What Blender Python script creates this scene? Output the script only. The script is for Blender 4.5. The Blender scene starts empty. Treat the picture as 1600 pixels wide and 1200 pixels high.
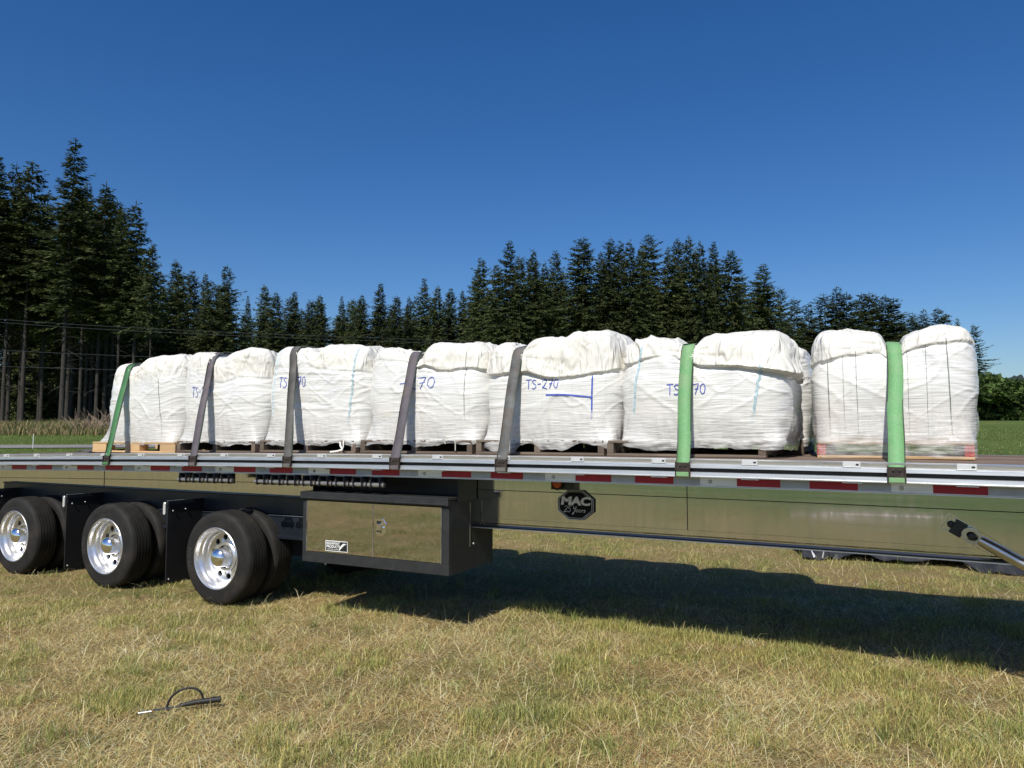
import bpy, bmesh, math, random
import numpy as np
from mathutils import Vector, Matrix
from mathutils.bvhtree import BVHTree

scene = bpy.context.scene
R = math.radians
# ------------------------------------------------------------------ camera
cam_d = bpy.data.cameras.new('camera'); cam = bpy.data.objects.new('camera', cam_d)
scene.collection.objects.link(cam); scene.camera = cam
cam.location = (0, 0, 1.81)
cam.rotation_euler = (R(90) + math.atan(77 / 1150), 0, R(27.4))
cam_d.sensor_width = 36; cam_d.lens = 36 * 1150 / 1600
cam_d.clip_start = 0.05; cam_d.clip_end = 9000
# ------------------------------------------------------------------ sky, sun, exposure
SUN = Vector((0.12, -0.90, 1.0)).normalized()          # direction towards the sun
elev = math.asin(SUN.z); azim = math.atan2(SUN.x, SUN.y)
world = bpy.data.worlds.new('World'); scene.world = world; world.use_nodes = True
wn = world.node_tree.nodes; wl = world.node_tree.links
bg = wn['Background']; sky = wn.new('ShaderNodeTexSky'); sky.sky_type = 'NISHITA'
sky.sun_disc = False; sky.sun_elevation = elev; sky.sun_rotation = azim
sky.altitude = 0; sky.air_density = 1.0; sky.dust_density = 0.9; sky.ozone_density = 5.0
hs = wn.new('ShaderNodeHueSaturation'); hs.inputs['Hue'].default_value = 0.508; hs.inputs['Saturation'].default_value = 1.28
wl.new(sky.outputs[0], hs.inputs['Color']); wl.new(hs.outputs[0], bg.inputs[0]); bg.inputs[1].default_value = 0.098
sun_d = bpy.data.lights.new('sun', 'SUN'); sun = bpy.data.objects.new('sun', sun_d)
scene.collection.objects.link(sun)
sun_d.energy = 4.6; sun_d.angle = R(0.53); sun_d.color = (1.0, 0.95, 0.85)
sun.rotation_euler = SUN.to_track_quat('Z', 'Y').to_euler(); sun.location = (0, -20, 40)
vs = scene.view_settings
vs.view_transform = 'Standard'; vs.look = 'None'; vs.exposure = 0.1; vs.gamma = 1.0
vs.use_curve_mapping = False
scene.cycles.max_bounces = 8; scene.cycles.transparent_max_bounces = 12
scene.cycles.caustics_reflective = False; scene.cycles.caustics_refractive = False

# ------------------------------------------------------------------ noise in numpy
def _h(i, j, k, s):
    n = (i.astype(np.int64) * 374761393 + j.astype(np.int64) * 668265263 + k.astype(np.int64) * 2147483647 * 31 + s * 1274126177) & 0xffffffff
    n = ((n ^ (n >> 13)) * 1274126177) & 0xffffffff
    n = ((n ^ (n >> 16)) * 2246822519) & 0xffffffff
    return (n ^ (n >> 15)) / 4294967295.0 * 2 - 1
def vn(x, y, z, s=0):
    x, y, z = np.broadcast_arrays(np.asarray(x, float), np.asarray(y, float), np.asarray(z, float))
    xi = np.floor(x); yi = np.floor(y); zi = np.floor(z)
    fx, fy, fz = x - xi, y - yi, z - zi
    fx = fx**3 * (fx * (fx * 6 - 15) + 10); fy = fy**3 * (fy * (fy * 6 - 15) + 10); fz = fz**3 * (fz * (fz * 6 - 15) + 10)
    o = 0
    for a in (0, 1):
        for b in (0, 1):
            for c in (0, 1):
                o = o + _h(xi + a, yi + b, zi + c, s) * (fx if a else 1 - fx) * (fy if b else 1 - fy) * (fz if c else 1 - fz)
    return o
def rdg(x, y, z, s=0): return 1 - np.abs(vn(x, y, z, s)) * 2
def sst(x, a, b):
    t = np.clip((x - a) / (b - a), 0, 1); return t * t * (3 - 2 * t)

# ------------------------------------------------------------------ object helpers
COL = scene.collection
def link(o):
    COL.objects.link(o); return o
def tag(o, label=None, cat=None, group=None, kind=None):
    if label: o['label'] = label
    if cat: o['category'] = cat
    if group: o['group'] = group
    if kind: o['kind'] = kind
    return o
def thing(name, label, cat, loc=(0, 0, 0), rz=0, group=None):
    o = bpy.data.objects.new(name, None); link(o); o.empty_display_size = 0.2
    o.location = loc; o.rotation_euler = (0, 0, rz)
    return tag(o, label, cat, group)
def np_mesh(name, V, F, mat=None, smooth=False, attr=None):
    V = np.asarray(V, np.float32); F = np.asarray(F, np.int32); n = F.shape[1]
    me = bpy.data.meshes.new(name)
    me.vertices.add(len(V)); me.vertices.foreach_set('co', V.ravel())
    me.loops.add(F.size); me.loops.foreach_set('vertex_index', F.ravel())
    me.polygons.add(len(F)); me.polygons.foreach_set('loop_start', np.arange(0, F.size, n, dtype=np.int32))
    me.polygons.foreach_set('loop_total', np.full(len(F), n, np.int32))
    if smooth: me.polygons.foreach_set('use_smooth', np.ones(len(F), bool))
    if attr:
        for an, av in attr.items():
            if av.ndim == 1:
                a = me.attributes.new(an, 'FLOAT', 'POINT'); a.data.foreach_set('value', av.astype(np.float32))
            else:
                a = me.attributes.new(an, 'FLOAT_COLOR', 'POINT')
                c = np.ones((len(av), 4), np.float32); c[:, :3] = av; a.data.foreach_set('color', c.ravel())
    me.update(calc_edges=True); me.validate()
    if mat: me.materials.append(mat)
    return me
def put(name, me, parent=None, loc=(0, 0, 0), rot=(0, 0, 0)):
    o = bpy.data.objects.new(name, me); link(o); o.parent = parent; o.location = loc; o.rotation_euler = rot
    return o
class MB:
    def __init__(s, org=(0, 0, 0)): s.v = []; s.f = []; s.o = Vector(org); s.sm = []
    def add(s, vs_, fs, sm=False):
        b = len(s.v); s.v += [Vector(v) - s.o for v in vs_]
        for f in fs: s.f.append([b + i for i in f]); s.sm.append(sm)
    def box(s, x0, x1, y0, y1, z0, z1, dz=None):
        d = dz or (lambda x: 0)
        a, b = d(x0), d(x1)
        s.add([(x0, y0, z0 + a), (x1, y0, z0 + b), (x1, y1, z0 + b), (x0, y1, z0 + a), (x0, y0, z1 + a), (x1, y0, z1 + b), (x1, y1, z1 + b), (x0, y1, z1 + a)],
              [(0, 3, 2, 1), (4, 5, 6, 7), (0, 1, 5, 4), (1, 2, 6, 5), (2, 3, 7, 6), (3, 0, 4, 7)])
    def tube(s, pts, r, n=10, caps=True, sm=True):
        pts = [Vector(p) for p in pts]; rs = r if isinstance(r, (list, tuple)) else [r] * len(pts)
        vs_ = []; fs = []; up = None
        for i, p in enumerate(pts):
            t = (pts[min(i + 1, len(pts) - 1)] - pts[max(i - 1, 0)]).normalized()
            if up is None: up = Vector((0, 0, 1)) if abs(t.z) < .9 else Vector((1, 0, 0))
            a = t.cross(up).normalized(); b = a.cross(t).normalized(); up = b
            for k in range(n):
                w = 2 * math.pi * k / n; vs_.append(p + a * (rs[i] * math.cos(w)) + b * (rs[i] * math.sin(w)))
        for i in range(len(pts) - 1):
            for k in range(n):
                fs.append((i * n + k, i * n + (k + 1) % n, (i + 1) * n + (k + 1) % n, (i + 1) * n + k))
        s.add(vs_, fs, sm)
        if caps:
            s.add(vs_[:n], [tuple(range(n))[::-1]]); s.add(vs_[-n:], [tuple(range(n))])
    def lathe(s, prof, axis='Y', c=(0, 0, 0), n=64, sm=True, close=False):
        # prof: list of (along-axis, radius)
        c = Vector(c); vs_ = []; fs = []
        for a, r in prof:
            for k in range(n):
                w = 2 * math.pi * k / n; p, q = r * math.cos(w), r * math.sin(w)
                vs_.append(c + (Vector((p, a, q)) if axis == 'Y' else Vector((p, q, a)) if axis == 'Z' else Vector((a, p, q))))
        m = len(prof)
        for i in range(m - 1 + (1 if close else 0)):
            j = (i + 1) % m
            for k in range(n): fs.append((i * n + k, j * n + k, j * n + (k + 1) % n, i * n + (k + 1) % n))
        s.add(vs_, fs, sm)
    def sweep(s, prof, xs, dz, sm=False):
        # closed profile of (y,z), swept along x with height dz(x)
        m = len(prof); vs_ = [(x, y, z + dz(x)) for x in xs for y, z in prof]; fs = []
        for i in range(len(xs) - 1):
            for k in range(m): fs.append((i * m + k, i * m + (k + 1) % m, (i + 1) * m + (k + 1) % m, (i + 1) * m + k))
        s.add(vs_, fs, sm); s.add(vs_[:m], [tuple(range(m))[::-1]]); s.add(vs_[-m:], [tuple(range(m))])
    def prism(s, poly, y0, y1):                      # polygon in x,z, thickness along y
        m = len(poly); vs_ = [(x, y0, z) for x, z in poly] + [(x, y1, z) for x, z in poly]
        s.add(vs_, [tuple(range(m)), tuple(range(2 * m - 1, m - 1, -1))] + [(k, m + k, m + (k + 1) % m, (k + 1) % m) for k in range(m)])
    def mesh(s, name, mat, bevel=0):
        me = bpy.data.meshes.new(name); me.from_pydata([tuple(v) for v in s.v], [], s.f)
        me.polygons.foreach_set('use_smooth', s.sm)
        bm = bmesh.new(); bm.from_mesh(me)
        if bevel:
            es = [e for e in bm.edges if e.is_manifold and e.calc_face_angle(0) > .6]
            bmesh.ops.bevel(bm, geom=es, offset=bevel, segments=1, affect='EDGES', clamp_overlap=True)
        bmesh.ops.recalc_face_normals(bm, faces=bm.faces); bm.to_mesh(me); bm.free()
        me.materials.append(mat); return me
    def build(s, name, mat, parent=None, bevel=0, loc=(0, 0, 0)):
        return put(name, s.mesh(name, mat, bevel), parent, loc)

# ------------------------------------------------------------------ materials
def new_mat(name):
    m = bpy.data.materials.new(name); m.use_nodes = True
    return m, m.node_tree.nodes, m.node_tree.links, m.node_tree.nodes['Principled BSDF']
def coords(N, L, kind='Object', scale=(1, 1, 1)):
    t = N.new('ShaderNodeTexCoord'); mp = N.new('ShaderNodeMapping'); mp.inputs['Scale'].default_value = scale
    L.new(t.outputs[kind], mp.inputs[0]); return mp.outputs[0]
def noise(N, L, vec, scale, detail=4, rough=.55):
    n = N.new('ShaderNodeTexNoise'); n.inputs['Scale'].default_value = scale; n.inputs['Detail'].default_value = detail
    n.inputs['Roughness'].default_value = rough; L.new(vec, n.inputs['Vector']); return n.outputs['Fac']
def ramp(N, L, fac, stops):
    r = N.new('ShaderNodeValToRGB'); e = r.color_ramp.elements
    while len(e) < len(stops): e.new(.5)
    for i, (p, c) in enumerate(stops):
        e[i].position = p; e[i].color = (*c, 1) if len(c) == 3 else c
    L.new(fac, r.inputs[0]); return r.outputs[0]
def mixc(N, L, fac, a, b, mode='MIX'):
    m = N.new('ShaderNodeMix'); m.data_type = 'RGBA'; m.blend_type = mode
    for s, v in ((m.inputs[0], fac), (m.inputs[6], a), (m.inputs[7], b)):
        if isinstance(v, (int, float)): s.default_value = v
        elif isinstance(v, tuple): s.default_value = (*v, 1)
        else: L.new(v, s)
    return m.outputs[2]
def bump(N, L, h, strength, dist, bsdf):
    b = N.new('ShaderNodeBump'); b.inputs['Strength'].default_value = strength; b.inputs['Distance'].default_value = dist
    L.new(h, b.inputs['Height']); L.new(b.outputs[0], bsdf.inputs['Normal']); return b
def simple(name, col, rough=.6, metal=0, var=.25, scale=8, bmp=0, stretch=(1, 1, 1), spec=None, dirt=None, dscale=3, dlo=.55, dhi=.75):
    m, N, L, P = new_mat(name); v = coords(N, L, 'Object', stretch)
    n = noise(N, L, v, scale, 5)
    c = ramp(N, L, n, [(.3, tuple(x * (1 - var) for x in col)), (.7, tuple(min(1, x * (1 + var)) for x in col))])
    if dirt:
        c = mixc(N, L, ramp(N, L, noise(N, L, v, dscale, 6, .65), [(dlo, (0, 0, 0)), (dhi, (1, 1, 1))]), c, dirt)
    L.new(c, P.inputs['Base Color']); P.inputs['Roughness'].default_value = rough; P.inputs['Metallic'].default_value = metal
    if spec is not None: P.inputs['Specular IOR Level'].default_value = spec
    if bmp: bump(N, L, n, .6, bmp, P)
    return m

M = {}
M['alu'] = simple('brushed_aluminium', (.68, .69, .70), .42, .85, .14, 30, .0006, (.15, 1, 3), dirt=(.33, .31, .28), dscale=9, dlo=.6, dhi=.85)
M['alu_white'] = simple('bright_aluminium', (.86, .86, .86), .38, .6, .06, 20)
def polish_material():
    m, N, L, P = new_mat('polished_aluminium'); v = coords(N, L, 'Object', (1.3, 1, .35)); v2 = coords(N, L, 'Object', (9, 1, .5)); v3 = coords(N, L, 'Object', (.3, 1, 14))
    n = noise(N, L, v, 2.4, 3, .5); st = noise(N, L, v2, 3, 6, .65); hz = noise(N, L, v3, 3, 5, .6)
    c = mixc(N, L, ramp(N, L, st, [(.40, (0, 0, 0)), (.75, (.55, .55, .55))]), (.78, .80, .81), (.56, .58, .61))
    L.new(c, P.inputs['Base Color']); P.inputs['Metallic'].default_value = 1
    mr = N.new('ShaderNodeMapRange'); L.new(mixc(N, L, .5, st, hz), mr.inputs[0]); mr.inputs[1].default_value = .38; mr.inputs[2].default_value = .68; mr.inputs[3].default_value = .03; mr.inputs[4].default_value = .17
    L.new(mr.outputs[0], P.inputs['Roughness']); bump(N, L, mixc(N, L, .12, n, st), .6, .0060, P); return m
M['polish'] = polish_material()
M['mirror'] = simple('mirror_steel', (.66, .66, .65), .03, 1, .03, 5, .0002)
M['chrome'] = simple('chrome', (.86, .86, .87), .10, 1, .02, 5)
M['rim'] = simple('polished_rim', (.78, .78, .79), .32, .9, .03, 9, .0004)
M['black'] = simple('black_paint', (.012, .013, .016), .42, 0, .3, 6)
M['blackbox'] = simple('toolbox_black', (.022, .023, .025), .5, 0, .25, 14, .0006, dirt=(.07, .066, .06), dscale=7, dlo=.62, dhi=.85)
M['slot'] = simple('slot_black', (.010, .011, .012), .6, 0, .3, 20, dirt=(.7, .7, .7), dscale=55, dlo=.80, dhi=.83)
M['frame'] = simple('chassis_paint', (.012, .016, .024), .35, 0, .3, 5, dirt=(.05, .045, .04), dscale=4, dlo=.6, dhi=.8)
M['alu_tube'] = simple('aluminium_tube', (.50, .49, .46), .28, 1, .1, 12)
M['flange_grey'] = simple('raised_letters', (.045, .044, .043), .6)
M['flange'] = simple('dark_flange', (.030, .036, .045), .25, .6, .2, 4)
M['flap'] = simple('rubber_flap', (.012, .012, .013), .6, 0, .3, 5)
M['tyre'] = simple('tyre_rubber', (.017, .0165, .016), .72, 0, .25, 7, .0012, dirt=(.046, .038, .030), dscale=4.5, dlo=.48, dhi=.85, spec=.25)
M['red'] = simple('red_tape', (.36, .006, .018), .5, 0, .12, 8, dirt=(.30, .12, .11), dscale=60, dlo=.72, dhi=.76)
M['white_tape'] = simple('silver_tape', (.40, .43, .46), .38, 0, .12, 10, dirt=(.10, .10, .10), dscale=30, dlo=.7, dhi=.78)
M['mark'] = simple('tape_mark', (.42, .44, .45), .4)
M['rust'] = simple('rusty_steel', (.040, .030, .026), .75, .2, .5, 30, .002, dirt=(.11, .065, .042), dscale=14)
M['steel'] = simple('worn_steel', (.46, .45, .43), .38, .8, .2, 15, .001, dirt=(.10, .065, .045), dscale=10, dlo=.5, dhi=.7)
M['amber'] = simple('amber_lens', (.42, .075, .008), .25, 0, .2, 60)
M['silver_print'] = simple('silver_print', (.66, .65, .60), .45)
M['white_print'] = simple('white_print', (.78, .78, .77), .5)
M['ink'] = simple('blue_marker', (.06, .10, .46), .55, 0, .35, 30)
M['seam'] = simple('blue_stitching', (.46, .62, .69), .6, 0, .35, 40)
M['seam_dark'] = simple('dark_thread', (.16, .19, .17), .6, 0, .3, 40)
M['green_web'] = simple('green_webbing', (.150, .345, .145), .7, 0, .16, 90, .0008, (1, 1, 1), dirt=(.25, .37, .20), dscale=5, dlo=.45, dhi=.8)
M['dgreen_web'] = simple('dark_green_webbing', (.050, .165, .060), .72, 0, .2, 6, .0015)
M['purple_web'] = simple('purple_grey_webbing', (.105, .092, .108), .8, 0, .2, 6, .0015, dirt=(.17, .14, .12), dscale=5)
M['grey_web'] = simple('charcoal_webbing', (.095, .093, .088), .8, 0, .3, 8, .0015, dirt=(.18, .16, .13), dscale=4)
M['stain_web'] = simple('stained_webbing', (.115, .118, .118), .8, 0, .4, 9, .0015, dirt=(.15, .118, .098), dscale=11, dlo=.45, dhi=.75)
M['web_edge'] = simple('webbing_edge', (.03, .05, .035), .8)
M['tarp'] = simple('black_tarp', (.02, .021, .025), .42, 0, .2, 4)
M['tarp_white'] = simple('white_tarp_lining', (.7, .7, .71), .5, 0, .05, 4)
M['rope'] = simple('white_rope', (.72, .70, .64), .7)

def wood(name, a, b, dirt, stretch=(1, 14, 14), rough=.85):
    m, N, L, P = new_mat(name); v = coords(N, L, 'Object', stretch)
    n = noise(N, L, v, 2.2, 8, .7); n2 = noise(N, L, coords(N, L, 'Object', (1, 1, 1)), 2.5, 5)
    oi = N.new('ShaderNodeObjectInfo')
    c = ramp(N, L, n, [(.28, a), (.72, b)])
    c = mixc(N, L, ramp(N, L, n2, [(.42, (0, 0, 0)), (.72, (1, 1, 1))]), c, dirt)
    h = N.new('ShaderNodeHueSaturation'); mm = N.new('ShaderNodeMapRange'); mm.inputs[3].default_value = .72; mm.inputs[4].default_value = 1.25
    L.new(oi.outputs['Random'], mm.inputs[0]); L.new(mm.outputs[0], h.inputs['Value']); L.new(c, h.inputs['Color'])
    L.new(h.outputs[0], P.inputs['Base Color']); P.inputs['Roughness'].default_value = rough
    bump(N, L, n, .7, .003, P); return m
M['deck_wood'] = wood('deck_hardwood', (.10, .062, .042), (.24, .16, .11), (.20, .16, .125))
M['old_wood'] = wood('weathered_pallet_wood', (.085, .066, .052), (.22, .175, .135), (.12, .085, .062))
M['new_wood'] = wood('fresh_pallet_wood', (.46, .29, .14), (.66, .46, .25), (.56, .37, .19))
M['red_wood'] = simple('red_painted_wood', (.42, .055, .05), .6, 0, .25, 20, .001, dirt=(.55, .42, .38), dscale=16, dlo=.6, dhi=.7)

def bag_material():
    m, N, L, P = new_mat('bag_fabric_and_film')
    v = coords(N, L, 'Object', (1.5, 1.5, 26)); v0 = coords(N, L, 'Object')
    at = N.new('ShaderNodeAttribute'); at.attribute_name = 'top'; top = at.outputs['Fac']
    n = noise(N, L, v, 3.0, 6, .6); n2 = noise(N, L, v0, 3.2, 5, .6); nw = N.new('ShaderNodeTexNoise'); nw.inputs['Scale'].default_value = 3.6; nw.inputs['Detail'].default_value = 1.6; nw.inputs['Roughness'].default_value = .5; nw.inputs['Distortion'].default_value = 1.1
    L.new(coords(N, L, 'Object', (2.3, 1.7, .9)), nw.inputs['Vector'])
    ab = N.new('ShaderNodeMath'); ab.operation = 'SUBTRACT'; L.new(nw.outputs['Fac'], ab.inputs[0]); ab.inputs[1].default_value = .5
    ab2 = N.new('ShaderNodeMath'); ab2.operation = 'ABSOLUTE'; L.new(ab.outputs[0], ab2.inputs[0]); ab3 = N.new('ShaderNodeMath'); ab3.operation = 'MULTIPLY'; L.new(ab2.outputs[0], ab3.inputs[0]); ab3.inputs[1].default_value = 5.0
    n3 = ab3.outputs[0]
    film = ramp(N, L, n2, [(.3, (.685, .69, .69)), (.7, (.76, .755, .725))])
    fab = ramp(N, L, n2, [(.3, (.675, .655, .590)), (.7, (.745, .732, .685))])
    c = mixc(N, L, top, film, fab)
    # light dust that settled on the lower film: patches of their own
    sx = N.new('ShaderNodeSeparateXYZ'); L.new(v0, sx.inputs[0])
    mr = N.new('ShaderNodeMapRange'); L.new(sx.outputs[2], mr.inputs[0]); mr.inputs[1].default_value = .34; mr.inputs[2].default_value = .02
    mu = N.new('ShaderNodeMath'); mu.operation = 'MULTIPLY'; L.new(mr.outputs[0], mu.inputs[0]); L.new(ramp(N, L, n2, [(.4, (0, 0, 0)), (.65, (1, 1, 1))]), mu.inputs[1])
    mu2 = N.new('ShaderNodeMath'); mu2.operation = 'MULTIPLY'; L.new(mu.outputs[0], mu2.inputs[0]); mu2.inputs[1].default_value = .55
    c = mixc(N, L, mu2.outputs[0], c, (.66, .57, .46))
    # woven stripes of the fabric showing through the film
    wv = N.new('ShaderNodeTexWave'); wv.inputs['Scale'].default_value = 1.15; wv.inputs['Distortion'].default_value = .6; wv.bands_direction = 'X'
    L.new(v0, wv.inputs['Vector'])
    c = mixc(N, L, ramp(N, L, wv.outputs['Fac'], [(0, (.35, .35, .35)), (.012, (0, 0, 0))]), c, (.62, .62, .58))
    L.new(c, P.inputs['Base Color'])
    rr = N.new('ShaderNodeMapRange'); L.new(top, rr.inputs[0]); rr.inputs[3].default_value = .33; rr.inputs[4].default_value = .62
    L.new(rr.outputs[0], P.inputs['Roughness'])
    P.inputs['Specular IOR Level'].default_value = .5
    ss = N.new('ShaderNodeMapRange'); L.new(top, ss.inputs[0]); ss.inputs[3].default_value = .45; ss.inputs[4].default_value = 0.05
    L.new(ss.outputs[0], P.inputs['Coat Weight']); P.inputs['Coat Roughness'].default_value = .16
    a = N.new('ShaderNodeMix'); L.new(top, a.inputs[0]); sc_ = N.new('ShaderNodeMath'); sc_.operation = 'MULTIPLY'; L.new(n, sc_.inputs[0]); sc_.inputs[1].default_value = .38; L.new(sc_.outputs[0], a.inputs[2]); L.new(n3, a.inputs[3])
    bump(N, L, a.outputs[0], .8, .016, P)
    return m
M['bag'] = bag_material()
def film_material():
    m, N, L, P = new_mat('stretch_film')
    v = coords(N, L, 'Object', (2, 2, 22)); n = noise(N, L, v, 3, 5)
    P.inputs['Base Color'].default_value = (.80, .79, .765, 1); P.inputs['Roughness'].default_value = .22
    P.inputs['Coat Weight'].default_value = .5; P.inputs['Coat Roughness'].default_value = .1
    bump(N, L, n, .8, .012, P)
    tr = N.new('ShaderNodeBsdfTransparent'); mx = N.new('ShaderNodeMixShader')
    at = N.new('ShaderNodeAttribute'); at.attribute_name = 'op'
    add = N.new('ShaderNodeMath'); add.operation = 'MULTIPLY_ADD'; L.new(n, add.inputs[0]); add.inputs[1].default_value = .9; add.inputs[2].default_value = -.45
    ad2 = N.new('ShaderNodeMath'); ad2.operation = 'ADD'; ad2.use_clamp = True; L.new(add.outputs[0], ad2.inputs[0]); L.new(at.outputs['Fac'], ad2.inputs[1])
    L.new(ad2.outputs[0], mx.inputs[0]); L.new(tr.outputs[0], mx.inputs[1]); L.new(P.outputs[0], mx.inputs[2])
    L.new(mx.outputs[0], N['Material Output'].inputs[0]); return m
M['film'] = film_material()
def leaf_material(name, dark, light, trans=.2):
    m, N, L, P = new_mat(name)
    at = N.new('ShaderNodeAttribute'); at.attribute_name = 'tone'
    oi = N.new('ShaderNodeObjectInfo')
    c = ramp(N, L, at.outputs['Fac'], [(0, dark), (1, light)])
    h = N.new('ShaderNodeHueSaturation'); mm = N.new('ShaderNodeMapRange'); mm.inputs[3].default_value = .75; mm.inputs[4].default_value = 1.3
    L.new(oi.outputs['Random'], mm.inputs[0]); L.new(mm.outputs[0], h.inputs['Value']); L.new(c, h.inputs['Color'])
    L.new(h.outputs[0], P.inputs['Base Color']); P.inputs['Roughness'].default_value = .7; P.inputs['Specular IOR Level'].default_value = .25
    t = N.new('ShaderNodeBsdfTranslucent'); L.new(h.outputs[0], t.inputs[0]); mx = N.new('ShaderNodeMixShader'); mx.inputs[0].default_value = trans
    L.new(P.outputs[0], mx.inputs[1]); L.new(t.outputs[0], mx.inputs[2]); L.new(mx.outputs[0], N['Material Output'].inputs[0]); return m
M['needle'] = leaf_material('fir_needles', (.020, .034, .014), (.108, .130, .046))
M['leaf'] = leaf_material('broad_leaves', (.026, .050, .014), (.10, .16, .036))
M['bark'] = simple('fir_bark', (.034, .029, .025), .9, 0, .35, 4, .02, (1, 1, .3))
def grass_material(name, trans=.25):
    m, N, L, P = new_mat(name)
    at = N.new('ShaderNodeAttribute'); at.attribute_name = 'col'
    L.new(at.outputs['Color'], P.inputs['Base Color']); P.inputs['Roughness'].default_value = .6; P.inputs['Specular IOR Level'].default_value = .3
    t = N.new('ShaderNodeBsdfTranslucent'); L.new(at.outputs['Color'], t.inputs[0]); mx = N.new('ShaderNodeMixShader'); mx.inputs[0].default_value = trans
    L.new(P.outputs[0], mx.inputs[1]); L.new(t.outputs[0], mx.inputs[2]); L.new(mx.outputs[0], N['Material Output'].inputs[0]); return m
M['grass'] = grass_material('grass_blades')
def ground_material():
    m, N, L, P = new_mat('dry_turf'); v = coords(N, L, 'Object')
    big = noise(N, L, v, .55, 6, .6); mid = noise(N, L, v, 3.5, 6, .65); fine = noise(N, L, v, 60, 6, .7)
    dry = ramp(N, L, fine, [(.28, (.050, .033, .016)), (.48, (.27, .195, .088)), (.75, (.60, .47, .22))])
    grn = ramp(N, L, fine, [(.28, (.030, .040, .012)), (.75, (.31, .32, .10))])
    near = mixc(N, L, ramp(N, L, mixc(N, L, .45, big, mid), [(.44, (0, 0, 0)), (.62, (1, 1, 1))]), dry, grn)
    # further off the field is greener meadow
    sx = N.new('ShaderNodeSeparateXYZ'); L.new(v, sx.inputs[0])
    mx = N.new('ShaderNodeMath'); mx.operation = 'MULTIPLY_ADD'; L.new(sx.outputs[0], mx.inputs[0]); mx.inputs[1].default_value = -.46
    my = N.new('ShaderNodeMath'); my.operation = 'MULTIPLY'; L.new(sx.outputs[1], my.inputs[0]); my.inputs[1].default_value = .888
    L.new(my.outputs[0], mx.inputs[2])
    mr = N.new('ShaderNodeMapRange'); L.new(mx.outputs[0], mr.inputs[0]); mr.inputs[1].default_value = 14; mr.inputs[2].default_value = 26
    mb_ = N.new('ShaderNodeMapRange'); L.new(mx.outputs[0], mb_.inputs[0]); mb_.inputs[1].default_value = -1.5; mb_.inputs[2].default_value = -7
    mxx = N.new('ShaderNodeMath'); mxx.operation = 'MAXIMUM'; L.new(mr.outputs[0], mxx.inputs[0]); L.new(mb_.outputs[0], mxx.inputs[1]); mr = mxx
    mead = ramp(N, L, mixc(N, L, .5, noise(N, L, v, .25, 6, .6), mid), [(.3, (.050, .085, .020)), (.55, (.10, .14, .035)), (.75, (.20, .19, .07))])
    L.new(mixc(N, L, mr.outputs[0], near, mead), P.inputs['Base Color'])
    P.inputs['Roughness'].default_value = .95; P.inputs['Specular IOR Level'].default_value = .1
    bump(N, L, fine, 1, .03, P); return m
M['ground'] = ground_material()
M['road'] = simple('gravel_road', (.20, .19, .18), .9, 0, .15, 3, .01)
M['hill'] = simple('wooded_hillside', (.022, .036, .024), .95, 0, .4, .03, 0)
M['pale_bark'] = simple('pale_fir_bark', (.185, .155, .125), .9, 0, .35, 4, .02, (1, 1, .3))
M['wire'] = simple('power_wire', (.16, .16, .16), .5, .5)

# ------------------------------------------------------------------ ground and terrain
ZG = 0.04
def terr(x, y):
    x = np.asarray(x, float); y = np.asarray(y, float)
    D = -.46 * x + .888 * y
    a = np.clip(D - 15, 0, 55); z = .052 * a * np.clip(a / 14, 0, 1)
    z = z + .022 * np.clip(D - 70, 0, 260)
    near = np.clip(1 - np.hypot(x + 2, y - 6) / 60, 0, 1)
    return ZG + z + near * (.022 * vn(x * .55, y * .55, 0, 5) + .010 * vn(x * 1.9, y * 1.9, 0, 6)) + (1 - near) * .25 * vn(x * .03, y * .03, 0, 7)
def axis(lo, hi, step, far):
    a = list(np.arange(lo, hi + 1e-6, step)); s = step; p = hi
    while p < far: s *= 1.18; p += s; a.append(p)
    s = step; p = lo; b = []
    while p > -far: s *= 1.18; p -= s; b.append(p)
    return np.array(b[::-1] + a)
gx = axis(-16, 8, .12, 4000); gy = axis(-6, 16, .12, 4000)
GX, GY = np.meshgrid(gx, gy); GZ = terr(GX, GY)
nx, ny = len(gx), len(gy); I = np.arange(nx * ny).reshape(ny, nx)
gF = np.stack([I[:-1, :-1], I[:-1, 1:], I[1:, 1:], I[1:, :-1]], -1).reshape(-1, 4)
tag(put('ground', np_mesh('ground', np.stack([GX, GY, GZ], -1).reshape(-1, 3), gF, M['ground'], True)), 'dry mown turf field', kind='structure')
def polar(bear, dist):          # bearing in degrees from the camera axis (right +), dist measured along that axis
    t = math.tan(R(bear)); fx, fy = -math.sin(R(27.4)), math.cos(R(27.4))
    return dist * (fx + t * fy), dist * (fy - t * fx)
# gravel road far across the field on the left
rv = []; rs_ = np.linspace(-62, 10, 90)
for b in rs_:
    for d in (37.2 + .02 * (b + 20), 39.6 + .02 * (b + 20)):
        x, y = -.460 * d + b * .888, .888 * d + b * .460
        rv.append((x, y, float(terr(x, y)) + .035))
rf = [(2 * i, 2 * i + 2, 2 * i + 3, 2 * i + 1) for i in range(len(rs_) - 1)]
tag(put('road', np_mesh('road', rv, rf, M['road'], True)), kind='structure')
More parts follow.
